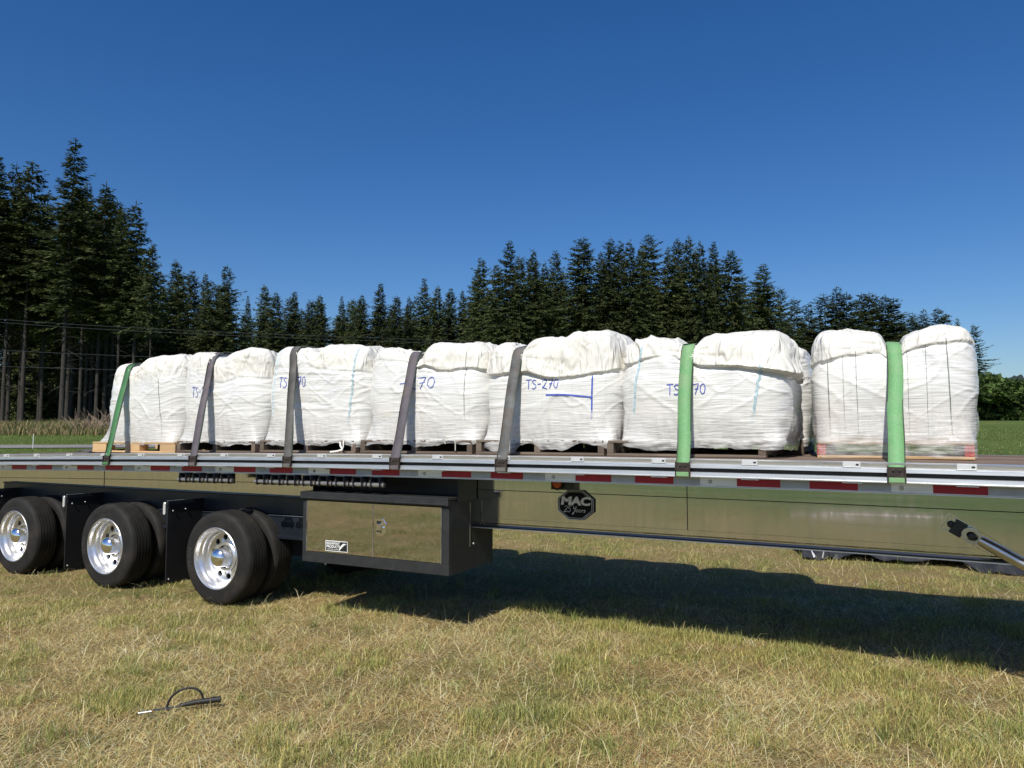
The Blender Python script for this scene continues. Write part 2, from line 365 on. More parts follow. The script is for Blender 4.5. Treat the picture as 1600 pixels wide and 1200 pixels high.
# far wooded hill
hv = []; n_h = 260
for i in range(n_h):
    b = 8 + 34 * i / (n_h - 1); D = 620
    x, y = polar(b, D); u_ = i / n_h
    top = 66 - 34 * sst(np.array(b), 30, 40) + 5 * vn(b * .8, 0, 0, 3) + 2.5 * abs(vn(b * 9, 0, 0, 4)) + 1.4 * vn(b * 22, 0, 0, 8)
    if b < 24: top *= .9
    x2, y2 = polar(b, D + 160)
    hv += [(x, y, 0), (x * .97 + x2 * .03, y * .97 + y2 * .03, float(top) * .6), (x2 * .5 + x * .5, y2 * .5 + y * .5, float(top)), (x2, y2, 0)]
hf = [(4 * i + k, 4 * i + 4 + k, 4 * i + 5 + k, 4 * i + 1 + k) for i in range(n_h - 1) for k in range(3)]
tag(put('hill', np_mesh('hill', hv, hf, M['hill'])), kind='structure')

# worn patch of pale bare soil in the field in front of the trailer (seen mirrored in the beam)
sv = [(-.4, -5.6, float(terr(-.4, -5.6)) + .012)]
for k in range(40):
    a = 2 * math.pi * k / 40; q = 1 + .3 * float(vn(math.cos(a) * 2, math.sin(a) * 2, 0, 91)); x, y = -.4 + 1.25 * q * math.cos(a), -5.6 + .55 * q * math.sin(a); sv.append((x, y, float(terr(x, y)) + .012))
tag(put('bare_soil', np_mesh('bare_soil', sv, [(0, 1 + k, 1 + (k + 1) % 40) for k in range(40)], simple('bare_soil', (.42, .33, .27), .95, 0, .2, 6, .01))), kind='structure')
# ------------------------------------------------------------------ grass
rng = np.random.default_rng(11)
def blades(n, X, Y, Hh, W, flat, colr, seed, bend=.5, simple_=False):
    r = np.random.default_rng(seed); Z = terr(X, Y) - .004
    az = r.uniform(0, 2 * np.pi, n); dx, dy = np.cos(az), np.sin(az)
    lean = flat
    tx = dx * np.sin(lean); ty = dy * np.sin(lean); tz = np.cos(lean)
    b2 = np.clip(lean + bend * r.uniform(.2, 1.2, n), 0, 1.62); t2x = dx * np.sin(b2); t2y = dy * np.sin(b2); t2z = np.cos(b2)
    wa = az + np.pi / 2 + r.uniform(-.7, .7, n); wx, wy = np.cos(wa) * W / 2, np.sin(wa) * W / 2
    h1 = Hh * .55; h2 = Hh * .45
    p0 = np.stack([X, Y, Z], -1); p1 = p0 + np.stack([tx * h1, ty * h1, np.maximum(tz * h1, .004)], -1); p2 = p1 + np.stack([t2x * h2, t2y * h2, t2z * h2], -1)
    w = np.stack([wx, wy, np.zeros(n)], -1)
    if simple_:
        V = np.stack([p0 - w, p0 + w, p2], 1).reshape(-1, 3); return V, np.arange(n * 3).reshape(n, 3), np.repeat(colr, 3, 0)
    V = np.stack([p0 - w, p0 + w, p1 + w * .85, p1 - w * .85, p2], 1).reshape(-1, 3)
    b = np.arange(n)[:, None] * 5
    F = np.concatenate([b + [0, 1, 2], b + [0, 2, 3], b + [3, 2, 4]], 0)
    return V, F, np.repeat(colr, 5, 0)
def grass_colour(X, Y, r, green):
    n = len(X); straw = np.array([.70, .56, .25]); pale = np.array([.86, .74, .43]); tan = np.array([.43, .285, .12]); ol = np.array([.38, .33, .105]); gr = np.array([.21, .255, .07])
    k = r.random(n); c = np.empty((n, 3)); g = r.random(n) < green
    brown = .5 + .5 * vn(X * 1.3 + 4, Y * 1.3, 5, 29); c[:] = straw; c[k < .28 * (1.3 - brown)] = pale; c[k > .80 - .38 * brown] = tan; c[k > 1.06 - .22 * brown] = np.array([.27, .15, .07])
    c[g & (k < .5)] = ol; c[g & (k >= .5)] = gr
    lg = np.array([.54, .48, .19]); c[g & (k > .8)] = lg
    return np.minimum(c * r.uniform(.6, 1.65, (n, 1)), .92), g
def scatter(n, dmin, dmax, power, bmin, bmax, seed):
    r = np.random.default_rng(seed); u = r.random(n)
    D = (dmin ** power + u * (dmax ** power - dmin ** power)) ** (1 / power)
    s = r.uniform(bmin, bmax, n) * D
    return -.460 * D + s * .888, .888 * D + s * .460, r
def turf(n, X, Y, r, seed, wmul=1, hmul=1):
    pat = .32 * vn(X * .55 + 9, Y * .55, 0, 21) + .55 * vn(X * 1.5, Y * 1.5, 0, 22) + .65 * vn(X * 4.5, Y * 4.5, 0, 23)
    base = -.03 + .20 * sst(X + .9 * Y, 1.5, 7) + .55 * sst(-Y, -1, 4)
    g = np.clip(base + pat * 1.35, .02, .93)
    col, isg = grass_colour(X, Y, r, g)
    clump = sst(vn(X * 3.1, Y * 3.1, 0, 31), -.1, .6)
    Hh = np.where(isg, r.uniform(.025, .07, n) * (.8 + .9 * clump), r.uniform(.04, .15, n)) * hmul
    flat = np.where(isg, r.uniform(.15, .95, n), np.minimum(1.54, r.uniform(.95, 2.0, n)))
    W = np.where(isg, r.uniform(.0020, .0040, n), r.uniform(.0014, .0030, n)) * wmul
    # bare worn spots
    keep = r.random(n) > .72 * sst(vn(X * 1.9, Y * 1.9, 3, 77) + .5 * vn(X * 5, Y * 5, 3, 78), .10, .75)
    return [a[keep] for a in (X, Y, Hh, W, flat, col)]
parts = []
for n, a, b, pw, l, rgt, sd, wm, hm in ((390000, 3.6, 8.0, .9, -.80, .78, 1, 1.0, 1.0), (230000, 7.5, 15.5, 1.2, -.80, .78, 2, 1.6, .9), (26000, 1.0, 3.8, 1.6, -2.2, 1.6, 3, 2.0, 1.0)):
    X, Y, r = scatter(n, a, b, pw, l, rgt, sd)
    A = turf(n, X, Y, r, sd, wm, hm); parts.append(blades(len(A[0]), *A, sd + 50, simple_=(sd == 3)) if sd != 2 else blades(len(A[0]), *A, sd + 50, simple_=True))
# behind and beside the camera, where the polished metal mirrors it
r = np.random.default_rng(77); X = np.concatenate([r.uniform(-16, 7, 60000), r.uniform(-10, -3, 70000)]); Y = np.concatenate([r.uniform(-9, 5, 60000), r.uniform(-5, 5, 70000)])
vis = np.abs(X * .888 + Y * .46) < .8 * np.maximum(-.46 * X + .888 * Y, 0)
sel = ~(vis & ((-.46 * X + .888 * Y) > 3.7)); X, Y = X[sel], Y[sel]
A = turf(len(X), X, Y, r, 9, 2.0, 1.1); parts.append(blades(len(A[0]), *A, 91, simple_=True))
# long bleached straws lying about, and upright green tufts
X, Y, r = scatter(15000, 3.6, 13, 1.0, -.80, .78, 4); n = len(X)
c_ = np.where((r.random(n) < .6)[:, None], np.array([.86, .76, .46]), np.array([.62, .46, .22])) * r.uniform(.6, 1.1, (n, 1))
parts.append(blades(n, X, Y, r.uniform(.12, .30, n), r.uniform(.0022, .0036, n), np.minimum(1.5, r.uniform(.7, 1.9, n)), c_, 5, .9))
X0, Y0, r = scatter(520, 3.6, 13, 1.0, -.80, .78, 6); m_ = 38; n = len(X0) * m_
rad = r.uniform(.02, .09, len(X0)); X = np.repeat(X0, m_) + r.normal(size=n) * np.repeat(rad, m_); Y = np.repeat(Y0, m_) + r.normal(size=n) * np.repeat(rad, m_)
tone = np.repeat(r.random(len(X0)), m_)[:, None]
c_ = (np.array([.16, .23, .055]) * (1 - tone) + np.array([.42, .43, .14]) * tone) * r.uniform(.6, 1.3, (n, 1))
parts.append(blades(n, X, Y, np.repeat(r.uniform(.06, .15, len(X0)), m_) * r.uniform(.6, 1.2, n), r.uniform(.0022, .004, n), r.uniform(.05, .75, n), c_, 7, .7))
off = 0; Vs, Fs, Cs = [], [], []
for V, F, C_ in parts: Vs.append(V); Fs.append(F + off); Cs.append(C_); off += len(V)  # joined: nobody could count it
tag(put('grass', np_mesh('grass', np.concatenate(Vs), np.concatenate(Fs), M['grass'], attr={'col': np.concatenate(Cs)})), 'dry straw coloured mown grass with green tufts', kind='stuff')
# meadow grass behind the trailer, and the tall dry fringe at the forest edge
X, Y, r = scatter(70000, 15, 62, 1.2, -.82, .80, 41); n = len(X)
pat = .5 + .5 * vn(X * .12, Y * .12, 0, 3); col = np.where((r.random(n) < .08 + .22 * pat)[:, None], np.array([.30, .29, .11]), np.array([.125, .18, .042])) * r.uniform(.6, 1.3, (n, 1))
rd = np.abs(-.46 * X + .888 * Y - 38.3) < 1.6; keep = ~(rd & (X < 5))
D = -.46 * X + .888 * Y
A = [a[keep] for a in (X, Y, r.uniform(.05, .13, n), .006 + .0006 * D, r.uniform(0, .7, n), col)]
V, F, C_ = blades(len(A[0]), *A, 42, simple_=True)
tag(put('meadow_grass', np_mesh('meadow_grass', V, F, M['grass'], attr={'col': C_})), 'green meadow grass between the trailer and the forest', kind='stuff')
X, Y, r = scatter(26000, 50, 66, 1.0, -.85, -.22, 43); n = len(X)
col = np.where((r.random(n) < .55)[:, None], np.array([.36, .27, .14]), np.array([.10, .14, .035])) * r.uniform(.6, 1.3, (n, 1))
V, F, C_ = blades(n, X, Y, r.uniform(.3, .75, n) * (.7 + .6 * sst(vn(X * .25, Y * .25, 0, 9), -.5, .6)), np.full(n, .045), r.uniform(0, .45, n), col, 44)
tag(put('tall_grass', np_mesh('tall_grass', V, F, M['grass'], attr={'col': C_})), 'tall dry seeding grass along the forest edge', kind='stuff')

# ------------------------------------------------------------------ trees
def conifer(seed, H, cb, Rm, dens=1.0, broad=0.8, dead=26, bark='bark'):
    r = random.Random(seed); tk = MB()
    bx, by = r.uniform(-.3, .3), r.uniform(-.3, .3)
    cx = lambda z: bx * (z / H) ** 2; cy = lambda z: by * (z / H) ** 2
    zs = [0, .3, H * .15, H * .35, H * .6, H * .8, H]
    tk.tube([(cx(z), cy(z), z) for z in zs], [.30, .24, .21, .18, .12, .06, .012], 8)
    for _ in range(dead):
        z = r.uniform(.12, cb + .15) * H; a = r.uniform(0, 6.283); L_ = r.uniform(.8, 2.6); dz = r.uniform(-.5, .15)
        p = Vector((cx(z), cy(z), z)); d = Vector((math.cos(a), math.sin(a), dz))
        q = p + d * L_ * .6; e = q + Vector((d.x, d.y, dz - r.uniform(.1, .5))) * L_ * .4
        tk.tube([p, q, e], [.035, .022, .008], 3, False, False)
    V, T = [], []; lop = r.uniform(0, 6.28)
    z = cb * H
    while z < H * .99:
        t = (z / H - cb) / (1 - cb)
        prof = (.45 * (1 - t) ** broad + .55 * min(1, 1.32 * (1 - t) ** 1.05)) * (.66 + .34 * min(1, t / .2))
        gap = r.uniform(.72, 1.15); nb = max(3, int((5 + 2.5 * (1 - t)) * dens)); a0 = r.uniform(0, 6.28)
        for k in range(nb):
            a = a0 + 6.283 * k / nb + r.uniform(-.45, .45)
            L_ = (Rm * prof) * r.uniform(.45, 1.2) * gap * (1 + .22 * math.sin(a + lop)) + .18
            el = (.75 * t ** 1.5 - .28 + r.uniform(-.18, .18)); zz = z + r.uniform(-.45, .45)
            ca, sa = math.cos(a), math.sin(a); tone_b = r.uniform(0, 1)
            ns = int(6 + L_ * 9.5)
            for s in range(ns):
                f_ = (s + r.random()) / ns; f_ = f_ ** .75
                rad = L_ * f_; h = zz + math.tan(el) * rad - .12 * rad * f_ * (1 - t) + .10 * L_ * max(0, f_ - .75) * 2
                side = r.choice((-1, 1)) * r.uniform(.25, 1.15); aa = a + side
                ln = r.uniform(.50, 1.15) * (1.12 - .62 * f_) * (.55 + .45 * min(1, L_ / 2.2)); wd = ln * r.uniform(.24, .40)
                o = Vector((cx(zz) + ca * rad, cy(zz) + sa * rad, h + r.uniform(-.10, .10)))
                d = Vector((math.cos(aa), math.sin(aa), r.uniform(-.55, .20))); d.normalize()
                w = Vector((-math.sin(aa), math.cos(aa), r.uniform(-.9, .9))); w.normalize()
                b = len(V); m_ = o + d * ln * .45
                V += [o, m_ + w * wd * .5, o + d * ln, m_ - w * wd * .5]
                tn = min(1, max(0, .55 * tone_b + .45 * r.random() )); T += [tn * .7, tn, min(1, tn + .25), tn]
        z += (.50 - .20 * t) * H / 28 / dens ** .5
    for s in range(6):
        o = Vector((cx(H), cy(H), H - .15 * s)); b = len(V); a = r.uniform(0, 6.28); w = Vector((math.cos(a), math.sin(a), 0)) * .07
        V += [o + w, o + Vector((0, 0, .55)), o - w, o - Vector((0, 0, .2))]; T += [.5] * 4
    V = np.array([tuple(v) for v in V]); F = np.arange(len(V)).reshape(-1, 4)
    return tk.mesh('trunk', M[bark]), np_mesh('crown', V, F, M['needle'], attr={'tone': np.array(T)})
TALL = [conifer(s, 28, c, rm, 1.0, b, 34) for s, c, rm, b in ((1, .50, 5.0, .70), (2, .44, 4.5, .8), (3, .52, 5.2, .62), (4, .42, 4.2, .85), (5, .48, 4.7, .6), (6, .40, 5.4, .9))]
MIDT = [conifer(q, 28, c, rm, 1.15, b, 30, 'pale_bark') for q, c, rm, b in ((11, .22, 6.6, .62), (12, .28, 7.2, .58), (13, .16, 6.2, .70), (14, .32, 6.6, .55), (15, .14, 7.4, .66), (16, .2, 5.6, .8))]
HIGH = [conifer(q, 28, c, rm, 1.1, b, 60, 'pale_bark') for q, c, rm, b in ((31, .46, 5.4, .60), (32, .50, 6.0, .55), (33, .42, 5.2, .70), (34, .36, 6.4, .58), (35, .52, 4.8, .62), (36, .38, 5.6, .75))]
FULL = [conifer(s, 28, .06, rm, .85, b, 6) for s, rm, b in ((21, 8.4, .62), (22, 7.6, .70), (23, 9.0, .58), (24, 8.0, .8))]
def tree(kind, bear, dist, H, label, group, width=1.0, rot=None, low=0):
    tr, cr = kind; x, y = polar(bear, dist); z = float(terr(x, y)) - .15 - low
    s = H / 28
    t = thing('fir_tree', label, 'tree', (x, y, z), (random.random() * 6.28 if rot is None else rot), group)
    t.scale = (s * width, s * width, s)
    put('trunk', tr, t); put('crown', cr, t); return t
random.seed(5)
ORD = ['first', 'second', 'third', 'fourth', 'fifth', 'sixth', 'seventh', 'eighth', 'ninth', 'tenth', 'eleventh', 'twelfth', 'thirteenth', 'fourteenth', 'fifteenth',
       'sixteenth', 'seventeenth', 'eighteenth', 'nineteenth', 'twentieth', 'twenty-first', 'twenty-second']
def bear(px): return math.degrees(math.atan((px - 800) / 1150))
def top_h(px, py, dist):
    x, y = polar(bear(px), dist); return 1.81 + (677 - py) / 1150 * dist - float(terr(x, y)) + .15
def stand(rows, kinds, dist, lab, grp, width=1.0, jit=6):
    for i, (px, py, wd) in enumerate(rows):
        d = dist + random.uniform(-jit, jit)
        tree(kinds[i % len(kinds)], bear(px), d, top_h(px, py, d), lab(i, py, wd), grp, wd * width)
def hl(py, a, b): return 'tall' if py < a else ('low' if py > b else 'medium')
# near left stand: silhouetted tops, left to right
stand([(-28, 235, 1.0), (4, 250, .9), (34, 246, 1.0), (96, 210, 1.05), (124, 282, .85), (150, 278, .95), (182, 322, .85), (207, 312, 1.0), (232, 378, .8)], TALL, 74,
      lambda i, py, wd: ('tallest dark fir with a bare trunk, highest treetop of the left stand' if py == 210 else
                         f'dark bare-trunked fir, {ORD[i]} treetop from the left edge in the near left stand'), 'firs at the front of the near left stand', 1.0, 3)
# shorter line across the middle
mid = [(268, 405, .95), (294, 421, .85), (316, 425, .85), (338, 446, .8), (352, 440, .85), (384, 462, .7), (409, 444, .95), (428, 456, .9), (456, 454, .95), (482, 468, .75), (498, 460, .9), (532, 463, .8),
       (550, 466, .8), (563, 460, .8), (592, 441, 1.0), (618, 461, .8), (636, 462, .7), (661, 435, 1.0), (683, 446, .85), (703, 449, .8), (722, 452, .8)]
stand(mid, MIDT, 132, lambda i, py, wd: f'dark pointed fir, {ORD[i]} treetop from the left in the low middle tree line', 'firs in the low middle tree line', .95, 7)
# taller group right of the middle
rgt = [(753, 401, .95), (776, 412, .9), (797, 374, .95), (812, 398, .85), (833, 388, .85), (850, 406, .8), (872, 390, .9), (911, 370, 1.15), (940, 392, .9), (957, 369, .85), (972, 374, .8), (986, 372, .95), (1003, 384, .8),
       (1019, 364, .95), (1046, 384, .85), (1062, 370, .85), (1081, 367, .9), (1101, 374, .85), (1122, 376, .75), (1149, 390, 1.05), (1198, 411, 1.35)]
stand(rgt, HIGH, 112, lambda i, py, wd: ('broad dense fir at the right end of the tall middle group' if i == 20 else
      f'dark ragged fir, {ORD[i]} treetop from the left in the taller group above the bags'), 'firs in the taller group above the bags', .92, 6)
far = [(1246, 464, .8), (1268, 474, .9), (1296, 458, 1.1), (1310, 447, 1.0), (1326, 456, 1.1), (1348, 457, 1.1), (1360, 456, 1.0), (1372, 462, 1.0), (1388, 460, 1.0), (1402, 466, 1.2), (1434, 488, .9), (1446, 483, .9), (1470, 480, 1.0), (1486, 490, .9)]
stand(far, FULL, 165, lambda i, py, wd: f'full dark fir, {ORD[i]} treetop from the left in the far right clump', 'firs in the far right clump', 1.35, 6)
tree(FULL[1], bear(1503), 150, top_h(1503, 496, 150), 'small pointed fir above the right shoulder of the last bag', None, .6)
tree(FULL[0], bear(1527), 120, top_h(1527, 506, 120), 'young fir with layered branches just right of the last bag', None, .95)
# trees that fill the depth behind these
def filler(b0, b1, rows, kinds, h, lab, grp, cnt, width=1.0):
    for d in rows:
        for k in range(cnt):
            b = b0 + (b1 - b0) * (k + random.uniform(.15, .85)) / cnt; dd = d + random.uniform(-3, 3)
            tree(random.choice(kinds), b, dd, h * random.uniform(.86, 1.04) , lab, grp, width * random.uniform(.85, 1.1))
filler(-40, -28, (80, 87), TALL, 26.5, 'dark fir trunk deep inside the near left stand', 'firs filling the near left stand', 9)
filler(-42, -27, (95, 104), FULL, 25, 'shaded fir at the back of the near left stand', 'firs at the back of the near left stand', 9)
filler(-33, -21, (108, 118), FULL, 23, 'shaded fir where the left stand meets the middle line', 'firs between the left stand and the middle line', 9)
filler(-27, -3.5, (140, 147, 156), FULL, 22.6, 'dense fir behind the low middle tree line', 'firs behind the low middle tree line', 22, 1.1)
filler(-3, 20, (121, 130), HIGH, 25, 'fir trunk inside the taller group above the bags', 'firs inside the taller group', 12)
filler(-4, 21, (138, 147), FULL, 24.5, 'dense fir at the back of the taller group', 'firs at the back of the taller group', 13)
filler(20.5, 30, (172, 182), FULL, 24, 'dense fir behind the far right clump', 'firs behind the far right clump', 13, 1.25)
# broad-leaved bushes at the right edge of the field
def bush(seed, Rx, H, n):
    r = np.random.default_rng(seed); V = []; T = []
    lobes = [(r.uniform(-.55, .55) * Rx, r.uniform(-.55, .55) * Rx, (.12 if _ < 5 else r.uniform(.3, .8)) * H, r.uniform(.32, .55) * Rx) for _ in range(12)]
    for k in range(n):
        lx, ly, lz, lr = lobes[r.integers(12)]
        d = r.normal(size=3); d /= np.linalg.norm(d); rad = lr * r.uniform(.55, 1.08)
        o = np.array([lx, ly, lz]) + d * rad * np.array([1, 1, .85])
        if o[2] < .1: continue
        u = r.normal(size=3); u /= np.linalg.norm(u); w = np.cross(u, r.normal(size=3)); w /= np.linalg.norm(w); l = r.uniform(.18, .38)
        V += [o - u * l, o + w * l * .6, o + u * l, o - w * l * .6]; T += [r.random()] * 4
    st = MB()
    for k in range(5): st.tube([(0, 0, -.1), (r.uniform(-.3, .3), r.uniform(-.3, .3), H * .4), (r.uniform(-.5, .5) * Rx, r.uniform(-.5, .5) * Rx, H * .75)], [.12, .08, .02], 6)
    return st.mesh('stem', M['bark']), np_mesh('foliage', np.array(V), np.arange(len(V)).reshape(-1, 4), M['leaf'], attr={'tone': np.array(T)})
BUSH = [bush(3, 4.0, 6.5, 5200), bush(4, 3.6, 6.0, 5200)]
for px, top, d, wd, k, lab in ((1528, 584, 104, 1.1, 0, 'leafy green shrub half hidden behind the last bag'), (1560, 578, 106, 1.45, 1, 'round leafy green shrub between the last bag and frame edge'),
                               (1604, 588, 100, 1.5, 0, 'leafy green shrub cut by the right edge of the photo'), (1650, 585, 104, 1.2, 1, 'leafy green shrub beyond the right edge'),
                               (1250, 600, 112, .9, 1, 'leafy green shrub glimpsed between the last two bags')):
    x, y = polar(bear(px), d); t = thing('leafy_shrub', lab, 'shrub', (x, y, float(terr(x, y)) - .1), random.random() * 6, 'leafy shrubs at the field edge')
    h = top_h(px, top, d) / 6.6; t.scale = (wd * .95, wd * .95, h)
    put('stem', BUSH[k][0], t); put('foliage', BUSH[k][1], t)
# brush pile at the forest edge left of the bags
def brush():
    r = random.Random(8); m = MB()
    for _ in range(130):
        a = r.uniform(0, 6.28); p = Vector((r.gauss(0, 1.0), r.gauss(0, .7), 0)); d = Vector((math.cos(a) * .7, math.sin(a) * .7, r.uniform(.3, 1.3)))
        m.tube([p, p + d * r.uniform(.5, 1.0), p + d * r.uniform(1.0, 1.7) + Vector((r.uniform(-.3, .3), 0, -.1))], [.03, .022, .008], 3, False, False)
    return m
x, y = polar(bear(160), 56)
b_ = brush().build('brush_pile', simple('dry_twigs', (.30, .22, .16), .9, 0, .3, 5)); b_.location = (x, y, float(terr(x, y)) - .05)
tag(b_, 'heap of dry grey twigs at the forest edge beside the first bag', 'brush pile')
# white marker stake by the road
x, y = polar(bear(54), 36.6); m_ = MB(); m_.tube([(0, 0, -.1), (.01, 0, .75)], .018, 6)
o = m_.build('marker_stake', M['white_print']); o.location = (x, y, float(terr(x, y))); tag(o, 'thin white marker stake standing beside the gravel road', 'stake')
# power lines
for (pts, lab) in (((( -60, 492), (300, 516), (760, 533)), 'topmost power line crossing in front of the left firs'), (((-60, 497), (300, 521), (760, 538)), 'second power line just under the topmost one'),
                   (((-60, 543), (300, 560), (760, 575)), 'third power line, halfway down the dark trunks'), (((-60, 570), (300, 581), (760, 592)), 'lowest power line across the dark trunks')):
    P3 = []
    for (px, py), d in zip(pts, (44, 56, 78)):
        x, y = polar(bear(px), d); P3.append(Vector((x, y, 1.81 + (677 - py) / 1150 * d)))
    cv = []
    for i in range(25):
        t = i / 24; l0 = (1 - t) * (1 - 2 * t); l1 = 4 * t * (1 - t); l2 = t * (2 * t - 1); cv.append(P3[0] * l0 + P3[1] * l1 + P3[2] * l2)
    mb = MB(cv[0]); mb.tube(cv, .013, 5); tag(mb.build('power_line', M['wire'], None, 0, cv[0]), lab, 'power line', 'power lines on the left')
# ------------------------------------------------------------------ flatbed trailer
def zc(x): return 1.623 - .00126 * (x + 2) ** 2        # deck height: the bed is arched
XA, XB, YN, YF = -12.4, 4.3, 5.41, 8.01
trailer = thing('flatbed_trailer', 'long aluminium flatbed trailer loaded with white bags on dry grass', 'trailer', (-4, 6.71, ZG))
TO = trailer.location.copy()
xs = list(np.linspace(XA, XB, 68))
def swept(name, prof, mat, par=trailer, x=None, bevel=0):
    m = MB(TO); m.sweep(prof, x or xs, zc); return m.build(name, mat, par, bevel)
# hardwood deck planks
ny_p = 9; w_p = (7.87 - 5.55) / ny_p
for k in range(ny_p):
    y0 = 5.55 + k * w_p
    swept('deck_plank', [(y0 + .004, -.028), (y0 + w_p - .004, -.028), (y0 + w_p - .004, .002 + .0015 * (k % 2)), (y0 + .004, .002 + .0015 * (k % 2))], M['deck_wood'])
for sgn in (1, -1):
    f = (lambda y: y) if sgn == 1 else (lambda y: 13.42 - y)
    prof = [(5.546, 0), (5.425, 0), (5.412, -.006), (5.418, -.036), (5.402, -.040), (5.400, -.064), (5.440, -.067), (5.440, -.092), (5.400, -.095), (5.398, -.121), (5.392, -.124), (5.392, -.130), (5.415, -.134), (5.417, -.196), (5.52, -.200), (5.52, -.208), (5.409, -.207), (5.409, -.14), (5.50, -.12), (5.546, -.03)]
    prof = [(5.546, 0), (5.425, 0), (5.412, -.006), (5.418, -.036), (5.402, -.040), (5.400, -.064), (5.440, -.067), (5.440, -.092), (5.400, -.095), (5.398, -.121), (5.392, -.124), (5.392, -.130), (5.474, -.134), (5.475, -.196), (5.466, -.199), (5.466, -.204), (5.55, -.204), (5.556, -.06)]
    swept('side_rail', [(f(y), z) for y, z in prof], M['alu'])
    swept('rail_slot', [(f(y), z) for y, z in ((5.436, -.0675), (5.4395, -.0675), (5.4395, -.0915), (5.436, -.0915))], M['slot'])
# reflective tape
reds = [(-11.26, -10.94), (-10.76, -10.44), (-9.947, -9.629), (-9.426, -9.098), (-8.607, -8.293), (-8.082, -7.774), (-7.293, -6.98), (-6.787, -6.481), (-6.01, -5.705), (-5.513, -5.209), (-4.743, -4.43), (-4.245, -3.938),
        (-3.491, -3.195), (-3.003, -2.704), (-2.242, -1.944), (-1.755, -1.461), (-1.005, -.711), (-.525, -.225), (.207, .503), (.69, .985), (1.41, 1.71), (1.89, 2.19)]
def tape(a, b, mt, mark):
    m = MB(TO); m.box(a, b, 5.4718, 5.4746, -.1915, -.1375, zc); tp = m.build('reflective_tape', M[mt], trailer)
    if mark:
        m = MB(TO); n = 16; cx_ = a + .10; cz_ = zc(cx_) - .164
        for i in range(n):
            w0, w1 = 2 * math.pi * i / n, 2 * math.pi * (i + 1) / n
            p = lambda w_, q: (cx_ + q * math.cos(w_), 5.4710, cz_ + q * math.sin(w_))
            m.add([p(w0, .021), p(w1, .021), p(w1, .0185), p(w0, .0185)], [(0, 1, 2, 3)])
        m.build('tape_mark', M['mark'], tp)
for i, (a, b) in enumerate(reds):
    a *= 1.0113; b *= 1.0113; tape(a, b, 'red', False); nx2 = reds[i + 1][0] * 1.0113 if i + 1 < len(reds) else b + .2
    tape(b + .002, min(b + .198, nx2 - .002), 'white_tape', True)
    if nx2 - b > .35:
        m = MB(TO); bx_ = (b + .20 + nx2) / 2 - .06; m.lathe([(5.4735, .014), (5.468, .013), (5.466, .009), (5.466, .0)], 'Y', (bx_, 0, zc(bx_) - .165), 14); m.build('rail_bolt', M['steel'], trailer)
# stake pockets through the rail
x = -12.05
while x < XB - .2:
    m = MB(TO); m.box(x - .055, x + .055, 5.408, 5.424, -.034, .003, zc)
    o = m.build('stake_pocket', M['alu_white'], trailer, .003)
    m = MB(TO); m.box(x + .026, x + .044, 5.4055, 5.4085, -.022, -.011, zc); m.build('pocket_hole', M['slot'], o)
    m = MB(TO); m.box(x - .06, x + .06, 5.404, 5.473, -.140, -.1345, zc); m.build('pocket_foot', M['alu_white'], o)
    x += .655
# main beams: web, seam, flanges, pale joint plates
for yb, sg in ((5.95, 1), (7.47, -1)):
    s = sg
    swept('main_beam', [(yb, -.215), (yb, -.628), (yb - s * .012, -.636), (yb - s * .012, -.643), (yb + s * .03, -.643), (yb + s * .03, -.215)], M['polish'], bevel=0)
    swept('beam_flange', [(yb - s * .06, -.652), (yb - s * .02, -.644), (yb + s * .10, -.644), (yb + s * .10, -.662), (yb - s * .06, -.662)], M['flange'])
    if sg == 1:
        swept('beam_seam', [(yb - .0025, -.327), (yb + .002, -.327), (yb + .002, -.333), (yb - .0025, -.333)], M['slot'])
        swept('beam_bead', [(yb - .004, -.588), (yb + .002, -.586), (yb + .002, -.602), (yb - .004, -.600)], M['polish'])
        swept('flange_trim', [(yb - .061, -.664), (yb + .09, -.664), (yb + .09, -.672), (yb - .061, -.672)], M['alu'])
for xj in (-1.50, -8.9):
    m = MB(TO); m.box(xj, xj + .006, 5.9465, 5.951, -.60, -.215, zc); m.build('joint_line', M['slot'], trailer)
# crossmembers under the deck
m = MB((0, 0, 0)); m.box(-.04, .04, 5.55 - 6.71, 7.87 - 6.71, -.14, -.03); cme = m.mesh('crossmember', M['alu'], 0)
x = XA + .2
while x < XB:
    put('crossmember', cme, trailer, (x - TO.x, 0, zc(x) - TO.z)); x += .46
# emblem: octagon with lettering
EX, EZ, EY = -2.455, 1.195, 5.945
def octo(rx, rz, k=.41): return [(EX + sx * a * rx, EZ + sz * b * rz) for sx, sz, seq in ((1, 1, ((1, k), (k, 1))), (-1, 1, ((k, 1), (1, k))), (-1, -1, ((1, k), (k, 1))), (1, -1, ((k, 1), (1, k)))) for a, b in seq]
def octo(rx, rz, k=.41): return [(EX + a * rx, EZ + b * rz) for a, b in ((1, k), (k, 1), (-k, 1), (-1, k), (-1, -k), (-k, -1), (k, -1), (1, -k))]
m = MB(TO); m.prism(octo(.168, .128), EY - .022, EY + .004); emb = m.build('emblem', simple('emblem_black', (.004, .004, .005), .5, 0, .1, 5, spec=.12), trailer, .003)
def ring(rx0, rz0, rx1, rz1, y, mat, name):
    a, b = octo(rx0, rz0), octo(rx1, rz1); m = MB(TO)
    vs_ = [(p, y, q) for p, q in a + b] + [(p, y + .003, q) for p, q in a + b]
    fs = [(i, (i + 1) % 8, 8 + (i + 1) % 8, 8 + i) for i in range(8)] + [(16 + i, i, 8 + i, 24 + i) for i in range(0)]
    m.add(vs_, fs); return m.build(name, mat, emb)
ring(.165, .1255, .160, .1215, EY - .0235, M['silver_print'], 'emblem_border'); ring(.151, .113, .1475, .110, EY - .0235, M['silver_print'], 'emblem_border')
